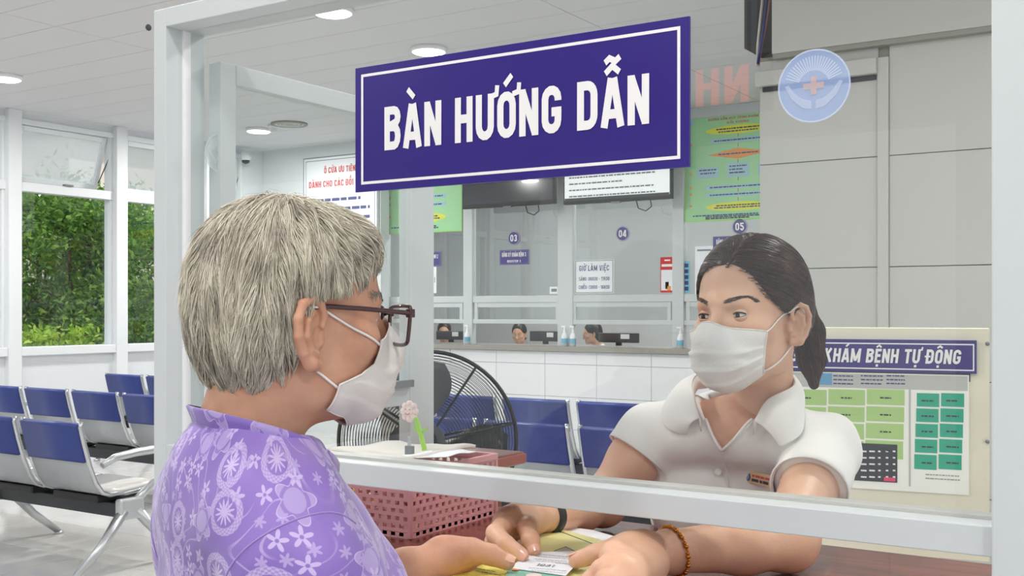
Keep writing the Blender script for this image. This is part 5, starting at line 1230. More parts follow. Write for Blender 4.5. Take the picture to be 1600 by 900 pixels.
# blouse
mat('blouse', (240, 238, 234), .75, noise=.02, nscale=30, bump=.6, bscale=17, sheen=.2)
nb = NB
def hit(fn, px, py, off=0., t0=1.2, t1=2.4):
    r = ray(px); d = np.array((r[0], r[1], -(py-HOR)/F)); t = t0
    for _ in range(80):
        p = (lens+d*t).astype(f4)[None]; t += float(fn(p)[0]-off)*.8
    return lens+d*min(max(t, t0), t1)
axS = (SL-SR)/np.linalg.norm(SL-SR); fwS = np.cross(UP, axS); fwS /= np.linalg.norm(fwS)   # fwS points away from the lens side
def sleeve(P, S, E, f, r0, r1):
    e = S+(E-S)*f; d = (E-S)/np.linalg.norm(E-S); c = cap(P, S, S+(E-S)*(f+.3), r0, r1); return smax(c, ((P-e.astype(f4))@d.astype(f4)), .004), e, d
fR, fL = .26, .47
def folds(P):
    q = P-np.asarray(CH_, f4); u = q@axS.astype(f4); z = q[:, 2]; return .0036*np.sin(u*70+z*26+1.6*np.sin(z*19))*np.clip(.3-z*2, .15, 1)+.0018*np.sin(u*38-z*60)
def blouse0(P):
    d = torso(P, .010)
    for S, E, f in ((SR, ER, fR), (SL, EL, fL)): d = smin(d, sleeve(P, S, E, f, .052, .060)[0], .022)
    return d+folds(P)
# V opening: wedge in front of the neck
vb = hit(blouse0, 1128, 703)        # bottom of the V
vr = NB+axS*-.048-fwS*.066+UP*-.002; vl = NB+axS*.046-fwS*.066+UP*-.002
def wedge(P):
    """<0 inside the neck opening, seen along the wearer's front"""
    u = (P-vb.astype(f4))@axS.astype(f4); z = P[:, 2]-f4(vb[2]); ul = float((vl-vb)@axS)/(vl[2]-vb[2]); ur = float((vr-vb)@axS)/(vr[2]-vb[2])
    a = (u-ul*z)/math.hypot(1, ul); b = (ur*z-u)/math.hypot(1, ur); w = np.maximum(a, b)
    neck_ = cap(P, NB+V3(0, .012, .03), FW.w((0, -.03, -.06)), .050, .056)
    return smin(np.maximum(w, (P-CH_.astype(f4))@fwS.astype(f4)+.02), neck_, .01)
blouse = lambda P: smax(blouse0(P), -wedge(P), .003)
lo, hi = bbox([SR, SL, SR+(ER-SR)*.55, SL+(EL-SL)*.55, BE+V3(0, 0, -.15), NB], .115)
V, Q = surf(blouse, lo, hi, .0034, 1); bl = link('blouse', fmesh('blouse', V, Q), M['blouse'], woman, True)
for S, E, f in ((SR, ER, fR), (SL, EL, fL)): # turned-up sleeve hems
    d = (E-S)/np.linalg.norm(E-S); e = S+(E-S)*f; x = np.cross(d, UP); x /= np.linalg.norm(x); y = np.cross(d, x); rows = []
    for k, (s_, r) in enumerate(((-.032, .0560), (-.030, .0575), (-.004, .0595), (.004, .0592), (.006, .0575), (.002, .0555))): rows.append(np.array([e+d*s_+(x*math.cos(a)+y*math.sin(a))*(r+.001*math.sin(3*a+k)) for a in np.linspace(0, 2*math.pi, 40, endpoint=False)]))
    V, Q = loft(rows, True); link('sleeve_hem', fmesh('sleeve_hem', V, Q), M['blouse'], bl, True)
# collar: fold line round the neck, free edge lying on the shoulders and chest
neckcap = lambda P: cap(P, NB+V3(0, .01, -.05), FW.w((0, -.03, -.08)), .054, .054)
both = lambda P: np.minimum(blouse0(P), neckcap(P))
def push(fn, pts, off):
    V = np.array(pts, f4)
    for _ in range(10): V = V+np.clip(off-fn(V), 0, .02)[:, None]*grad(fn, V)
    return V
def tf(u, f, z): return NB+axS*u-fwS*f+UP*z
for s in (1, -1):
    FP = [(0, -.060, .070), (.034, -.052, .076), (.058, -.022, .078), (.064, .014, .060), (.055, .046, .030), (.042, .066, -.010)]
    EP = [(0, -.085, .035), (.052, -.078, .038), (.092, -.040, .030), (.112, .010, .004), (.110, .052, -.030), (.070, .074, -.038)]
    if s < 0: FP = [(a, b, c*.72 if c > 0 else c) for a, b, c in FP]
    A = spline(push(neckcap, [tf(s*a, b, c) for a, b, c in FP], .004), 6); Bq = push(blouse0, spline([tf(s*a, b, c) for a, b, c in EP], 6), .004)
    Bq = Bq-np.clip(blouse0(Bq.astype(f4))-.006, 0, .03)[:, None]*grad(blouse0, Bq.astype(f4))
    rows = []
    for t in np.linspace(0, 1, 10):
        r_ = A*(1-t)+Bq*t; out = r_-(NB+V3(0, .01, 0)); out[:, 2] = .03; out /= np.linalg.norm(out, axis=1)[:, None]
        rows.append(push(blouse0, r_+out*(.009*math.sin(math.pi*t**.8)), .003))
    V, Q = loft(rows); cloth('collar', V, Q, 'blouse', bl, .0024, 1, off=0)
    # stand inside the fold
    st = [A+np.array((0, 0, -.002)), A*.97+NB*.03+np.array((0, 0, -.022))]; V, Q = loft(st); cloth('collar_stand', V, Q, 'blouse', bl, .002, off=0)
# placket edges down from the collar to the V, buttons, badge
for s in (1, -1):
    a_ = tf(s*.044, .066, -.004); MB().tube(onhead(blouse0, [a_*(1-t)+vb*t for t in np.linspace(0, 1, 14)], .0025), .0026, 6).build('neckline_edge', M['blouse'], bl, True)
MB().tube(spline([hit(blouse0, x, y, .001) for x, y in ((1128, 706), (1134, 730), (1138, 760), (1140, 800))], 6), .0016, 5).build('placket', M['blouse'], bl, True)
for x, y in ((1122, 737), (1128, 790)):
    c = hit(blouse0, x, y, .0015); g = to_cam(c); x_ = np.cross(UP, g); x_ /= np.linalg.norm(x_); u_ = np.cross(g, x_)
    MB().prism(disc_pts(c, x_, u_, .0055, 16), g*.002).build('button', M['mask_white'], bl, True)
bc = hit(blouse0, 1186, 748, .010); xb_ = hit(blouse0, 1215, 754, .006)-hit(blouse0, 1155, 740, .006); xb_ /= np.linalg.norm(xb_); ub = UP-xb_*np.dot(UP, xb_); ub /= np.linalg.norm(ub)
bd = thing('name_badge', 'small gold name badge pinned on white blouse', 'badge', tuple(bc)); plate('badge_plate', 'badge_gold', bd, bc, xb_, ub, .067, .019, .002, lift=.002)
dplate('badge_emblem', 'blue_print', bd, bc-xb_*.026, xb_, ub, .0068, .0004, lift=.0028); dplate('badge_emblem_core', 'decal_blue', bd, bc-xb_*.026, xb_, ub, .0048, .0004, lift=.0034)
dashes('red_print', bd, bc-xb_*.014+ub*.0015, xb_, ub, .044, .0035, 1, lift=.0026); dashes('black_print', bd, bc-xb_*.016-ub*.006, xb_, ub, .042, .0045, 2, lift=.0026)
# wrist watch strap and gold bracelet
d = (ER-WR)/np.linalg.norm(ER-WR); c = WR-d*.006
x_ = np.cross(d, UP); x_ /= np.linalg.norm(x_); y_ = np.cross(d, x_); ww = thing('wrist_watch', 'slim black wristband with silver clasp worn on a wrist', 'wristband', tuple(c))
def ring_r(fn, c, u, off): return radial(fn, c, u[None].astype(f4), off, .06, 40)[0]
rows = [np.array([ring_r(armR, c+d*s_, x_*math.cos(a)+y_*math.sin(a), o_) for a in np.linspace(0, 6.283, 40, endpoint=False)]) for s_, o_ in ((-.0075, .0006), (-.007, .0026), (.007, .0026), (.0075, .0006))]
V, Q = loft(rows, True); link('band', fmesh('band', V, Q), M['strap'], ww, True)
d = (EL-WL)/np.linalg.norm(EL-WL); c = WL+d*.004; x_ = np.cross(d, UP); x_ /= np.linalg.norm(x_); y_ = np.cross(d, x_)
br = thing('gold_bracelet', 'gold bracelet of round links worn on a wrist', 'bracelet', tuple(c)); rnd = random.Random(2)
for k in range(48):
    a = 2*math.pi*k/48; p = ring_r(armL, c+d*.006*math.sin(a+.6), x_*math.cos(a)+y_*math.sin(a), .0022); r = (.0034, .0018, .0026)[k % 3]
    MB().ball(p, r, 6).build('bead', M['gold'], br, True)
# ================================================================ ELDERLY VISITOR IN FRONT OF THE SCREEN
CE = Pt(463, 490, 1.15); FE = Frame(CE, (.436, .90), pitch=R(-3))
he = lambda P: head(P, ear_size=1.14, neck=(0, -.062, -.2), neck_r=(.052, .056))
elder = thing('person', 'grey-haired elderly person in purple flowered shirt, glasses and mask, seen from behind', 'person', (CE[0], CE[1]-.05, 0))
Ew = FE.w
V, Q = surf(he, (-.1, -.13, -.22), (.1, .135, .13), .0017)
HW = Pz(632, 892, 1.128)
handE = dict(palm=[((HW, .024), (Pz(700, 872, 1.137), .024)), ((Pz(690, 866, 1.141), .022), (Pz(728, 864, 1.144), .018)), ((Pz(680, 886, 1.122), .023), (Pz(722, 884, 1.122), .019))],
             thumb=([Pz(695, 866, 1.142), Pz(738, 860, 1.150), Pz(768, 867, 1.143), Pz(792, 878, 1.135)], [.018, .0150, .0130, .0105]),
             fingers=[([Pz(724, 878, 1.126), Pz(756, 884, 1.112), Pz(782, 886, 1.105), Pz(802, 884, 1.103)], [.0125, .0105, .0095, .008]),
                      ([Pz(716, 888, 1.118), Pz(752, 896, 1.104), Pz(780, 898, 1.1), Pz(800, 896, 1.1)], [.0125, .0105, .0095, .008]),
                      ([Pz(706, 896, 1.112), Pz(742, 908, 1.102), Pz(770, 910, 1.098), Pz(790, 908, 1.098)], [.012, .010, .009, .008]),
                      ([Pz(696, 902, 1.108), Pz(726, 918, 1.1), Pz(748, 922, 1.098), Pz(765, 920, 1.098)], [.0105, .009, .008, .007])])
SRe, SLe = V3(.150, -.035, -.252), V3(-.150, -.03, -.252)
HWl = FE.l(HW); ELe = V3(-.225, .06, -.45); ERe = V3(.20, .02, -.50); HRl = V3(.10, .20, -.55)
def armE(P): return smin(chain(P, [Ew(SLe), Ew(ELe), HW], [.045, .038, .026], .02), hand(P, **handE), .016)
lo, hi = bbox([Ew(SLe), Ew(ELe), HW]+pts_of(handE), .06); ae = surf(armE, lo, hi, .0022)
def etorso(P, g=0.):
    d = ell(P, (0, -.008, -.36), (.145+g, .080+g, .2+g)); d = smin(d, ell(P, (0, -.050, -.27), (.105+g, .052+g, .10+g)), .05); d = smin(d, ell(P, (0, .03, -.33), (.12+g, .085+g, .12+g)), .05)
    d = smin(d, chain(P, [SRe, (.09, -.04, -.205), (0, -.045, -.17), (-.09, -.04, -.205), SLe], [.05+g, .047+g, .055+g, .047+g, .05+g], .03), .045)
    return smin(d, ell(P, (0, -.03, -.62), (.15+g, .12+g, .2+g)), .08)
te = surf(etorso, (-.24, -.2, -.8), (.24, .18, -.1), .006)
hR_ = dict(palm=[((HRl, .024), (HRl+V3(-.04, .05, 0), .022)), ((HRl+V3(.01, .01, 0), .022), (HRl+V3(-.02, .07, 0), .018))], thumb=([HRl+V3(-.02, .01, .01), HRl+V3(-.06, .03, .02), HRl+V3(-.08, .05, .02)], [.014, .011, .009]),
           fingers=[([HRl+V3(-.05+.02*k, .055+.006*k, 0), HRl+V3(-.065+.022*k, .085+.006*k, -.005), HRl+V3(-.075+.024*k, .10+.005*k, -.025)], [.011, .0095, .0085]) for k in range(4)])
aR_ = surf(lambda P: smin(chain(P, [SRe, ERe, HRl], [.045, .038, .026], .02), hand(P, **hR_), .016), (-.05, -.12, -.62), (.27, .36, -.17), .004)
bv, bq = join((Ew(V), Q), ae, (Ew(te[0]), te[1]), (Ew(aR_[0]), aR_[1]))
ebody = link('body', fmesh('body', bv, bq), M['skin_elder'], elder, True)
nail(ebody, handE['thumb'][0][-1], handE['thumb'][0][-2], .0105, (.2, -.2, .9))
for s in (-1, 1):
    mb = MB().ball((.0315*s, .0665, -.002), .0124, 10); eye = link('eyeball', fmesh('eyeball', Ew(np.array(mb.V)), np.array(mb.F)), M['eye_white'], ebody, True)
    mb = MB().ball((.0315*s, .0733, -.003), .0062, 8); link('iris', fmesh('iris', Ew(np.array(mb.V)), np.array(mb.F)), M['iris'], eye, True)
    rows = []
    for k in range(8): rows.append(np.array([(.0315*s+.0138*math.sin(a)*math.cos(e), .0665+.0138*math.cos(a)*math.cos(e), -.002+.0138*math.sin(e)) for a in np.linspace(-1.3, 1.3, 16) for e in [R(4)*math.cos(a)+R(62)*k/7]]))
    Vl, Ql = loft(rows); link('eyelid', fmesh('eyelid', Ew(Vl), Ql), M['skin_elder'], ebody, True)
    rows = [r*np.array((1, 1, -1))+np.array((0, 0, -.006)) for r in rows]; Vl, Ql = loft(rows); link('eyelid', fmesh('eyelid', Ew(Vl), Ql), M['skin_elder'], ebody, True)
    rnd = np.random.RandomState(5+s); n = 120; u = rnd.uniform(0, 1, n); rt = onhead(he, np.stack([s*(.013+.036*u), .09-.03*u, .0165+.0065*np.sin(u*2.4)+rnd.uniform(-.002, .002, n)], 1), .0002)
    Vl, Ql = strands(he, lambda P: np.full(len(P), -1.), lambda P: np.tile(np.array((s*1., .3, .1), f4), (len(P), 1)), rt, 3, (.007, .012), 4, (.0, .002, 0), .0003, .2); link('eyebrow', fmesh('eyebrow', Ew(Vl), Ql), M['hair_grey_base'], ebody, True)
# grey hair
EL_ = ([-.11, -.075, -.045, -.012, .006, .016, .024, .036, .055, .07, .09], [-.050, -.045, -.040, -.038, -.032, .012, .040, .054, .072, .088, .14])
def rege(P): return np.maximum(P[:, 1]-np.interp(P[:, 2], *EL_), -.098-.55*(P[:, 1]+.055)-P[:, 2]).astype(f4)
def haire0(P):
    d = ell(P, (0, -.022, .026), (.0875, .096, .100)); d = smin(d, ell(P, (0, -.046, -.03), (.071, .056, .068)), .035); d = smin(d, ell(P, (.0, .040, .072), (.062, .046, .038)), .03)
    a = np.arctan2(P[:, 0], P[:, 1]); return d+.0016*np.sin(a*17+P[:, 2]*60)+.0012*np.sin(a*31-P[:, 2]*45)
Vh, Qh = surf(lambda P: smax(haire0(P)+.004, rege(P), .008), (-.12, -.16, -.12), (.12, .12, .15), .0025); link('hair', fmesh('hair', Ew(Vh), Qh), M['hair_grey_base'], elder, True)
rnd = np.random.RandomState(3); rv = Vh[rege(Vh) < .006]; rt = rv[rnd.randint(len(rv), size=14000)]
def flowe(P):
    cr = P-np.array((.01, -.035, .13), f4); cr = cr/(np.linalg.norm(cr, axis=1)[:, None]+1e-6); low = np.clip((.055-P[:, 2:3])/.07, 0, 1); fr = np.clip((P[:, 1:2]+.005)/.05, 0, 1)
    wv = np.sin(P[:, 0:1]*60+P[:, 1:2]*75)*.18
    return cr*(1-.5*low)+np.array((0, 0, -.55), f4)*(.4+low)+np.array((0, -1.35, 0), f4)*low*fr+np.array((0, .55, 0), f4)*(1-low)*fr+np.concatenate([wv, wv, 0*wv], 1)
hs = strands(haire0, lambda P: rege(P)-.003, flowe, rt, 8, (.045, .085), 10, (.006, .0025, .004), .00044, .11, feather=.014)
rt2 = rv[rnd.randint(len(rv), size=900)]; hs2 = strands(haire0, lambda P: rege(P)-.012, flowe, rt2, 9, (.03, .06), 8, (.002, .007, .0), .00022, .3)
Vs, Qs = join(hs, hs2); tag(link('hair_strands', fmesh('hair_strands', Ew(Vs), Qs), M['hair_grey'], elder, True), kind='stuff')
# mask, worn loose under the jaw
emask = lambda P: smin(head(P, ears=False, neck=(0, -.062, -.2), eye_cut=False), ell(P, (0, .070, -.052), (.026, .028, .042)), .035)
def azE(v): return float(np.interp(v, [0, .3, .45, .6, 1], [50, 48, 60, 84, 90]))
mv, mq = mask_patch(emask, azE, lambda u, v: (20+8*math.exp(-(u/.22)**2)-6*u*u)*(1-v)+v*(-60+16*u*u), .0018, .004, fold=lambda u, v: .0035*math.sin(9*u+7*v)*max(0, v-.25)*min(1, abs(u)*1.5))
mk = cloth('face_mask', Ew(mv), mq, 'mask_grey', elder, .0014); n = 49
MB().tube(Ew(mv[:n]), .0011, 5).build('mask_hem', M['mask_grey'], mk, True); MB().tube(Ew(mv[-n:]), .0009, 5).build('mask_hem', M['mask_grey'], mk, True)
for ix in (0, n-1):
    colm = [mv[j*n+ix] for j in range(41)]; MB().tube(Ew(np.array(colm)), .0013, 5).build('mask_hem', M['mask_grey'], mk, True)
    a, b = colm[2], colm[26]; sx = -1 if a[0] < 0 else 1
    top = onhead(lambda P: head(P, ears=False), [a+(np.array((sx*.076, .004, .002))-a)*t for t in np.linspace(0, 1, 9)], .0022); bot = onhead(lambda P: head(P, ears=False), [b+(np.array((sx*.066, -.008, -.052))-b)*t for t in np.linspace(0, 1, 7)], .0022)
    MB().tube(Ew(spline(np.concatenate([top, [np.array((sx*.080, -.014, .006)), np.array((sx*.083, -.030, -.012)), np.array((sx*.078, -.028, -.038))], bot[::-1]]), 3)), .0014, 6).build('ear_loop', M['mask_white'], mk, True)
# glasses
gl = thing('eyeglasses', 'dark brown rectangular eyeglasses worn by the elderly person', 'eyeglasses', tuple(Ew((0, .1, 0))))
for s in (-1, 1):
    MB().tube(Ew(spline([(s*.074, -.02, -.008), (s*.0755, -.008, .006), (s*.0745, .03, .0075), (s*.0735, .075, .0065), (s*.0705, .100, .0055)], 5)), .0026, 8).build('temple', M['frame_brown'], gl, True)
    P = [(s*(.0365+a), .104-.30*abs(a+.012)**1.35*(a+.012 > 0), z) for a, z in ((-.024, .012), (.0, .0135), (.028, .0125), (.0325, .006), (.030, -.018), (.024, -.0265), (.0, -.0285), (-.02, -.026), (-.0255, -.018), (-.0265, .004))]
    rimo = MB().tube(Ew(spline(P, 5, True)), .0022, 8, True).build('rim', M['frame_brown'], gl, True)
    q = spline(P, 5, True); c = q.mean(0); link('lens', mesh('lens', [tuple(Ew(c))]+[tuple(Ew(v)) for v in q], [(0, i+1, (i+1) % len(q)+1) for i in range(len(q))], True), M['lens'], rimo, True)
    MB().box((-.0035, -.004, -.0045), (.0035, .004, .0045), .001).build('hinge_block', M['frame_brown'], gl).location = tuple(Ew((s*.0695, .0995, .0055))-np.array(gl.location))
MB().tube(Ew(spline([(-.011, .106, .004), (0, .109, .007), (.011, .106, .004)], 5)), .002, 8).build('bridge', M['frame_brown'], gl, True)
# flowered shirt: printed pattern laid out on unwrapped cloth coordinates
def shirt_mat():
    m = mat('flower_shirt', (142, 110, 200), .6, sheen=.3); nt, b = nodes('flower_shirt'); N = nt.nodes; Lk = nt.links
    uv = N.new('ShaderNodeUVMap'); uv.uv_map = 'cloth'
    def mth(op, a, b_=None, c=None):
        n = N.new('ShaderNodeMath'); n.operation = op
        for i, x in enumerate((a, b_, c)):
            if x is None: continue
            if isinstance(x, (int, float)): n.inputs[i].default_value = x
            else: Lk.new(x, n.inputs[i])
        return n.outputs[0]
    def step(lo, x, w): # smooth 1 where x < lo
        n = N.new('ShaderNodeMapRange'); n.interpolation_type = 'SMOOTHSTEP'; n.inputs['From Min'].default_value = lo-w; n.inputs['From Max'].default_value = lo+w; n.inputs['To Min'].default_value = 1; n.inputs['To Max'].default_value = 0; Lk.new(x, n.inputs['Value']); return n.outputs[0]
    def cells(scale, off, rnd_, distort=None):
        mp = N.new('ShaderNodeMapping'); mp.inputs['Scale'].default_value = (scale, scale, scale); mp.inputs['Location'].default_value = (off, off*.7, 0); Lk.new(uv.outputs[0], mp.inputs[0])
        v = N.new('ShaderNodeTexVoronoi'); v.voronoi_dimensions = '2D'; v.inputs['Scale'].default_value = 1; v.inputs['Randomness'].default_value = rnd_; Lk.new(mp.outputs[0], v.inputs['Vector'])
        s = N.new('ShaderNodeVectorMath'); s.operation = 'SUBTRACT'; Lk.new(mp.outputs[0], s.inputs[0]); Lk.new(v.outputs['Position'], s.inputs[1])
        x = N.new('ShaderNodeSeparateXYZ'); Lk.new(s.outputs[0], x.inputs[0]); r = mth('SQRT', mth('ADD', mth('MULTIPLY', x.outputs[0], x.outputs[0]), mth('MULTIPLY', x.outputs[1], x.outputs[1])))
        cs = N.new('ShaderNodeSeparateColor'); Lk.new(v.outputs['Color'], cs.inputs[0]); ang = mth('ADD', mth('ARCTAN2', x.outputs[1], x.outputs[0]), mth('MULTIPLY', cs.outputs[1], 6.28)); return r, ang, cs.outputs[0], x, v
    def petals(r, ang, n, R0, amp, w): return step(0, mth('SUBTRACT', r, mth('MULTIPLY', mth('ADD', mth('MULTIPLY', mth('COSINE', mth('MULTIPLY', ang, n)), amp), 1-amp), R0)), w)
    lay = []
    # big medallions: ring with key pattern and a spiked flower, alternating with open blossoms
    r, a, rd, x, v = cells(20, 3.1, .75)
    ring = mth('MULTIPLY', step(.40, r, .008), mth('SUBTRACT', 1, step(.27, r, .008))); key = mth('ADD', mth('MULTIPLY', step(.0, mth('MULTIPLY', mth('SINE', mth('MULTIPLY', a, 22)), mth('SINE', mth('MULTIPLY', r, 90))), .2), .45), .4)
    med = mth('MAXIMUM', mth('MULTIPLY', ring, key), petals(r, a, 12, .23, .35, .012)); isM = step(.42, rd, .001)
    bl = mth('MULTIPLY', petals(r, a, 5, .38, .2, .012), mth('SUBTRACT', 1, mth('MULTIPLY', mth('MULTIPLY', step(.27, r, .01), mth('SUBTRACT', 1, step(.2, r, .01))), .8))); edge = mth('SUBTRACT', petals(r, a, 5, .40, .2, .008), petals(r, a, 5, .375, .2, .008))
    bl = mth('MAXIMUM', mth('MULTIPLY', bl, .55), edge); med = mth('ADD', mth('MULTIPLY', med, isM), mth('MULTIPLY', bl, mth('SUBTRACT', 1, isM))); lay.append((med, .95))
    # small blossoms
    r, a, rd, x, v = cells(38, 1.7, .9); fl = mth('MULTIPLY', petals(r, a, 5, .33, .36, .02), mth('SUBTRACT', 1, step(.06, r, .02))); lay.append((mth('MULTIPLY', fl, step(.55, rd, .001)), .9))
    r, a, rd, x, v = cells(52, 6.2, 1); lay.append((mth('MULTIPLY', petals(r, a, 6, .30, .3, .03), step(.35, rd, .001)), .55))
    # swirling tendrils
    nz = N.new('ShaderNodeTexNoise'); nz.noise_dimensions = '2D'; nz.inputs['Scale'].default_value = 13; nz.inputs['Detail'].default_value = .5; Lk.new(uv.outputs[0], nz.inputs['Vector'])
    tw = mth('ABSOLUTE', mth('SUBTRACT', mth('FRACT', mth('MULTIPLY', nz.outputs['Fac'], 7)), .5)); nz2 = N.new('ShaderNodeTexNoise'); nz2.inputs['Scale'].default_value = 9; Lk.new(uv.outputs[0], nz2.inputs['Vector'])
    lay.append((mth('MULTIPLY', step(.045, tw, .02), step(.5, nz2.outputs['Fac'], .04)), .55))
    tot = None
    for s, k in lay:
        s = mth('MULTIPLY', s, k); tot = s if tot is None else mth('MAXIMUM', tot, s)
    tn = N.new('ShaderNodeTexNoise'); tn.inputs['Scale'].default_value = 7; Lk.new(uv.outputs[0], tn.inputs['Vector']); base = N.new('ShaderNodeValToRGB'); base.color_ramp.elements[0].color = lin((106, 80, 162)); base.color_ramp.elements[1].color = lin((138, 109, 188)); base.color_ramp.elements[0].position = .35; base.color_ramp.elements[1].position = .65; Lk.new(tn.outputs['Fac'], base.inputs[0])
    mx = N.new('ShaderNodeMix'); mx.data_type = 'RGBA'; mx.inputs['B'].default_value = lin((222, 210, 240)); Lk.new(base.outputs[0], mx.inputs['A']); Lk.new(mth('MULTIPLY', tot, .54), mx.inputs['Factor']); Lk.new(mx.outputs['Result'], b.inputs['Base Color'])
    wv = N.new('ShaderNodeTexNoise'); wv.inputs['Scale'].default_value = 900; Lk.new(uv.outputs[0], wv.inputs['Vector']); bp = N.new('ShaderNodeBump'); bp.inputs['Strength'].default_value = .15; bp.inputs['Distance'].default_value = .001; Lk.new(wv.outputs['Fac'], bp.inputs['Height']); Lk.new(bp.outputs[0], b.inputs['Normal'])
shirt_mat(); mat('shirt_inside_shade', (58, 26, 62), .8)  # inner collar colour is darkened to carry the shade at the nape
def cloth_uv(o, uvs):
    me = o.data; l = me.uv_layers.new(name='cloth'); ix = np.zeros(len(me.loops), np.int32); me.loops.foreach_get('vertex_index', ix); l.data.foreach_set('uv', uvs[ix].astype(f4).ravel())
def efold(P): return .0042*np.sin(P[:, 0]*45+P[:, 2]*38+1.2*np.sin(P[:, 1]*30))*np.clip(-(P[:, 2]+.2)*6, .2, 1)+.0022*np.sin(P[:, 1]*70-P[:, 2]*34)
def sleeveE(P): 
    d = chain(P, [SRe, SRe*.5+ERe*.5, ERe, ERe*.45+HRl*.55], [.066, .066, .062, .056], .03); d2 = chain(P, [SLe, ELe, ELe*.4+HWl*.6, ELe*.16+HWl*.84], [.066, .06, .05, .044], .03)
    return d, d2
def shirt0(P):
    a, b_ = sleeveE(P); d = etorso(P, .016); d = smin(d, a, .03); d = smin(d, b_, .03); return d+efold(P)
neckhole = lambda P: ell(P, (0, -.028, -.118), (.060, .060, .050))
shirt = lambda P: smax(shirt0(P), -neckhole(P), .006)
V, Q = surf(shirt, (-.33, -.22, -.80), (.30, .32, -.10), .0042, 1)
so = link('flower_shirt', fmesh('flower_shirt', Ew(V), Q), M['flower_shirt'], elder, True)
def sh_uv(V):
    a, b_ = sleeveE(V.astype(f4)); t_ = etorso(V.astype(f4), .016); ang = np.arctan2(V[:, 0], -(V[:, 1]+.02)); u = ang*.16; v = V[:, 2]
    d = (ERe-SRe)/np.linalg.norm(ERe-SRe); q = V-SRe; w = q@d; r = np.stack([u, v], 1)
    e1 = np.cross(d, (0, 1, 0)); e1 /= np.linalg.norm(e1); e2 = np.cross(d, e1); m = (a < t_-.012); su = np.arctan2(q@e1, q@e2)*.066+.9; r[m] = np.stack([su, -w+.3], 1)[m]; return r
cloth_uv(so, sh_uv(V))
for s, S_ in ((1, SRe), (-1, SLe)):   # armhole seams
    d = V3(s*.86, .05, -.5); d /= np.linalg.norm(d); c = S_-d*.012; x_ = np.cross(d, (0, 1, 0)); x_ /= np.linalg.norm(x_); y_ = np.cross(d, x_)
    MB().tube(Ew(radial(shirt0, c, np.array([x_*math.cos(a)+y_*math.sin(a) for a in np.linspace(-.6, 3.75, 40)], f4), .0003, .14)), .0011, 5).build('armhole_seam', M['flower_shirt'], so, True)
# standing collar, gaping at the nape
half_t = [(0, -.118, -.100), (.040, -.110, -.101), (.066, -.070, -.109), (.070, -.025, -.122), (.054, .015, -.142), (.022, .036, -.160)]
half_b = [(0, -.104, -.142), (.046, -.096, -.145), (.078, -.060, -.153), (.082, -.015, -.168), (.062, .028, -.186), (.022, .050, -.200)]
def full(h): return h+[(-x, y, z) for x, y, z in h[:0:-1]]
half_t = [(x, y+.012, z) for x, y, z in half_t]; half_b = [(x*.98, y+.014, z-.012) for x, y, z in half_b]
T_c = spline(full(half_t), 8, True); B_c = spline(full(half_b), 8, True); rows = [B_c*(1-t)+T_c*t+np.array([(p[0], p[1]+.03, 0) for p in B_c])*(-.06*math.sin(math.pi*t)) for t in np.linspace(0, 1, 9)]
Vc, Qc = loft(rows, True); co = cloth('collar', Ew(Vc), Qc, 'flower_shirt', so, .003, 0, 'shirt_inside_shade', -1)
n_ = len(T_c); cloth_uv(co, np.stack([np.tile(np.arange(n_)/n_*.5, 9), np.repeat(np.linspace(0, .045, 9), n_)], 1)+.37)
MB().tube(Ew(B_c+np.array((0, 0, -.002))), .0018, 5, True).build('collar_seam', M['flower_shirt'], so, True)
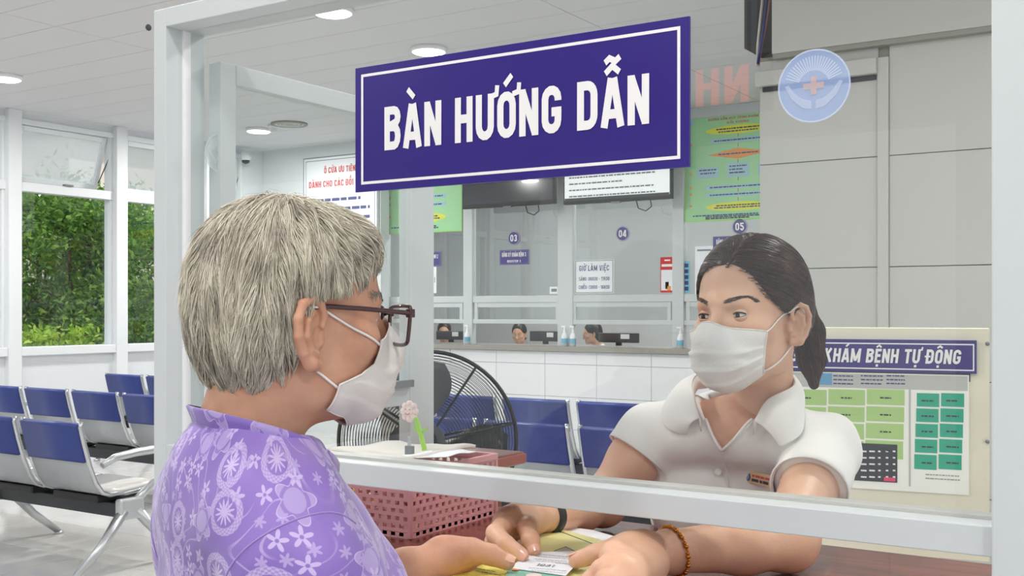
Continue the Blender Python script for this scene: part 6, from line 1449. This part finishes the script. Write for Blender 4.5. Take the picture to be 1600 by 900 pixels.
# ================================================================ STAFF BEHIND THE FAR COUNTER, LED SIGN BEHIND THE VIEWPOINT
def clerk(px, py, Y, face, label, hair='hair_black', glasses=False):
    c = PY(px, py, Y); fr = Frame(c, face, pitch=R(-12)); t = thing('person', label, 'person', (c[0], c[1], 0), 0, 'clerks behind the far counter')
    v1 = surf(lambda P: head(P, ears=True, neck=(0, -.05, -.2)), (-.1, -.13, -.21), (.1, .135, .13), .005, 1)
    S1, S2 = V3(.16, -.05, -.27), V3(-.16, -.05, -.27); E1, E2 = V3(.2, .05, -.50), V3(-.2, .05, -.50); H1, H2 = V3(.1, .24, -.47), V3(-.1, .24, -.47)
    def bd(P, g=0.):
        d = ell(P, (0, -.05, -.45), (.15+g, .1+g, .25+g)); d = smin(d, chain(P, [S1, (0, -.055, -.2), S2], [.05+g, .055+g, .05+g], .03), .05)
        return d
    def arms(P, g=0., f=1.):
        return np.minimum(chain(P, [S1, E1, E1+(H1-E1)*f], [.045+g, .038+g, .028+g], .02), chain(P, [S2, E2, E2+(H2-E2)*f], [.045+g, .038+g, .028+g], .02))
    def hnd(P):
        d = arms(P)
        for s, H in ((1, H1), (-1, H2)):
            d = smin(d, cap(P, H, H+V3(-.01*s, .05, 0), .028, .03), .01)
            for k in range(4): d = smin(d, chain(P, [H+V3((-.035+.02*k)*s, .06, 0), H+V3((-.04+.021*k)*s, .1, 0), H+V3((-.042+.021*k)*s, .12, -.012)], [.01, .009, .008], .003), .004)
            d = smin(d, chain(P, [H+V3(-.03*s, .02, 0), H+V3(-.06*s, .05, -.005), H+V3(-.065*s, .075, -.01)], [.012, .011, .009], .003), .006)
        return d
    v2 = surf(lambda P: smin(bd(P), hnd(P), .02), (-.28, -.2, -.72), (.28, .4, -.13), .007, 1)
    V, Q = join(v1, v2); b_ = link('body', fmesh('body', fr.w(V), Q), M['skin_staff'], t, True)
    V, Q = surf(lambda P: np.minimum(bd(P, .012), arms(P, .016, .3)), (-.29, -.2, -.74), (.29, .2, -.13), .009, 1); link('shirt', fmesh('shirt', fr.w(V), Q), M['office_shirt'], t, True)
    reg = lambda P: np.maximum(P[:, 1]-np.interp(P[:, 2], [-.1, -.03, .0, .02, .05, .075, .09], [-.03, -.02, .0, .045, .058, .07, .13]), -.11-P[:, 2]).astype(f4)
    hv_ = lambda P: smin(ell(P, (0, -.02, .03), (.087, .106, .1)), ell(P, (0, -.06, -.04), (.075, .06, .08)), .03)
    V, Q = surf(lambda P: smax(hv_(P), reg(P), .008), (-.12, -.16, -.14), (.12, .12, .15), .006, 1); link('hair', fmesh('hair', fr.w(V), Q), M[hair], t, True)
    for s in (-1, 1):
        mb = MB().ball((.0315*s, .069, -.002), .0122, 8); e = link('eyeball', fmesh('eyeball', fr.w(np.array(mb.V)), np.array(mb.F)), M['eye_white'], b_, True)
        mb = MB().ball((.0315*s, .0765, -.003), .006, 6); link('iris', fmesh('iris', fr.w(np.array(mb.V)), np.array(mb.F)), M['iris'], e, True)
        MB().tube(fr.w(onhead(lambda P: head(P, ears=False), [(s*(.013+.036*u), .09-.03*u, .02+.004*math.sin(3*u)) for u in np.linspace(0, 1, 6)], .0)), [.001, .0022, .0024, .002, .0015, .0006], 5).build('eyebrow', M['brow'], b_, True)
    ch = thing('office_chair', 'black office chair under the '+label, 'chair', (c[0], c[1]+.02, 0)); z0 = c[2]-.74
    box('seat', (-.23, -.2, z0-.08), (.23, .25, z0), M['black'], ch, .03); box('backrest', (-.2, .2, z0+.08), (.2, .25, z0+.5), M['black'], ch, .02); MB().tube([(0, .02, .06), (0, .02, z0-.06)], .025, 10).build('pole', M['mid_grey'], ch)
    for k in range(5): MB().tube([(0, .02, .08), (.28*math.cos(k*1.257), .02+.28*math.sin(k*1.257), .03)], [.025, .015], 8).build('base_leg', M['black'], ch)
    if glasses:
        for s in (-1, 1): MB().tube(fr.w(np.array([(s*.034+.022*math.cos(a), .1, -.004+.017*math.sin(a)) for a in np.linspace(0, 6.28, 18, endpoint=False)])), .0015, 5, True).build('glasses_rim', M['black'], b_, True)
    return t
clerk(811, 521, YC+1.28, (.25, -.97), 'dark-haired clerk looking down behind counter window 03')
clerk(925, 521, YC+1.32, (-.85, -.5), 'clerk turned sideways behind monitor at counter window 04', glasses=True)
clerk(694, 518, YC+1.35, (.5, -.85), 'clerk mostly hidden behind white post at window 02', 'hair_dark')
def lower(person, mt, hip, fwd, zh):
    # trousers and shoes down to the floor
    f_ = np.array((fwd[0], fwd[1], 0.)); f_ /= np.linalg.norm(f_); r_ = np.array((f_[1], -f_[0], 0)); h = np.array((hip[0], hip[1], zh))
    legs = lambda P: smin(smin(ell(P, h, (.17, .14, .16)), chain(P, [h+r_*.09-UP*.05, h+r_*.1-UP*(zh*.5)+f_*.02, h+r_*.1-UP*(zh-.07)], [.088, .066, .05], .03), .04), chain(P, [h-r_*.09-UP*.05, h-r_*.1-UP*(zh*.5)+f_*.02, h-r_*.1-UP*(zh-.07)], [.088, .066, .05], .03), .04)
    V, Q = surf(legs, h-np.array((.3, .3, zh+.02)), h+np.array((.3, .3, .2)), .012, 1); link('trousers', fmesh('trousers', V, Q), M[mt], person, True)
    for s in (-1, 1):
        a = h+r_*s*.1; a[2] = .035; V, Q = surf(lambda P: smax(chain(P, [a-f_*.03, a+f_*.09, a+f_*.16], [.042, .042, .034], .02), .001-P[:, 2], .004), a-np.array((.26, .26, .05)), a+np.array((.26, .26, .08)), .008, 1); link('shoe', fmesh('shoe', V, Q), M['shoe'], person, True)
lower(woman, 'trousers_black', BE, (.1, -1), .86); q_ = Ew((0, -.03, 0)); lower(elder, 'trousers_purple', q_, (.436, .9), .70)
mat('led_red', (255, 60, 60), .5, emit=3.4)
t = thing('led_sign', 'black ceiling-hung sign with red lit letters behind the viewpoint, mirrored in the glass', 'sign', (-2.75, -4.0, 2.7))
box('sign_case', (-.55, -.06, 0), (.45, 0, .36), M['black'], t, .004)
for x in (-.4, .3): box('hanger', (x-.01, -.04, .36), (x+.01, -.02, CEIL-2.7), M['mid_grey'], t)
text('NH', 'led_red', t, (-2.62, -3.999, 2.765), (-1, 0, 0), UP, .235, .36, lift=.002)
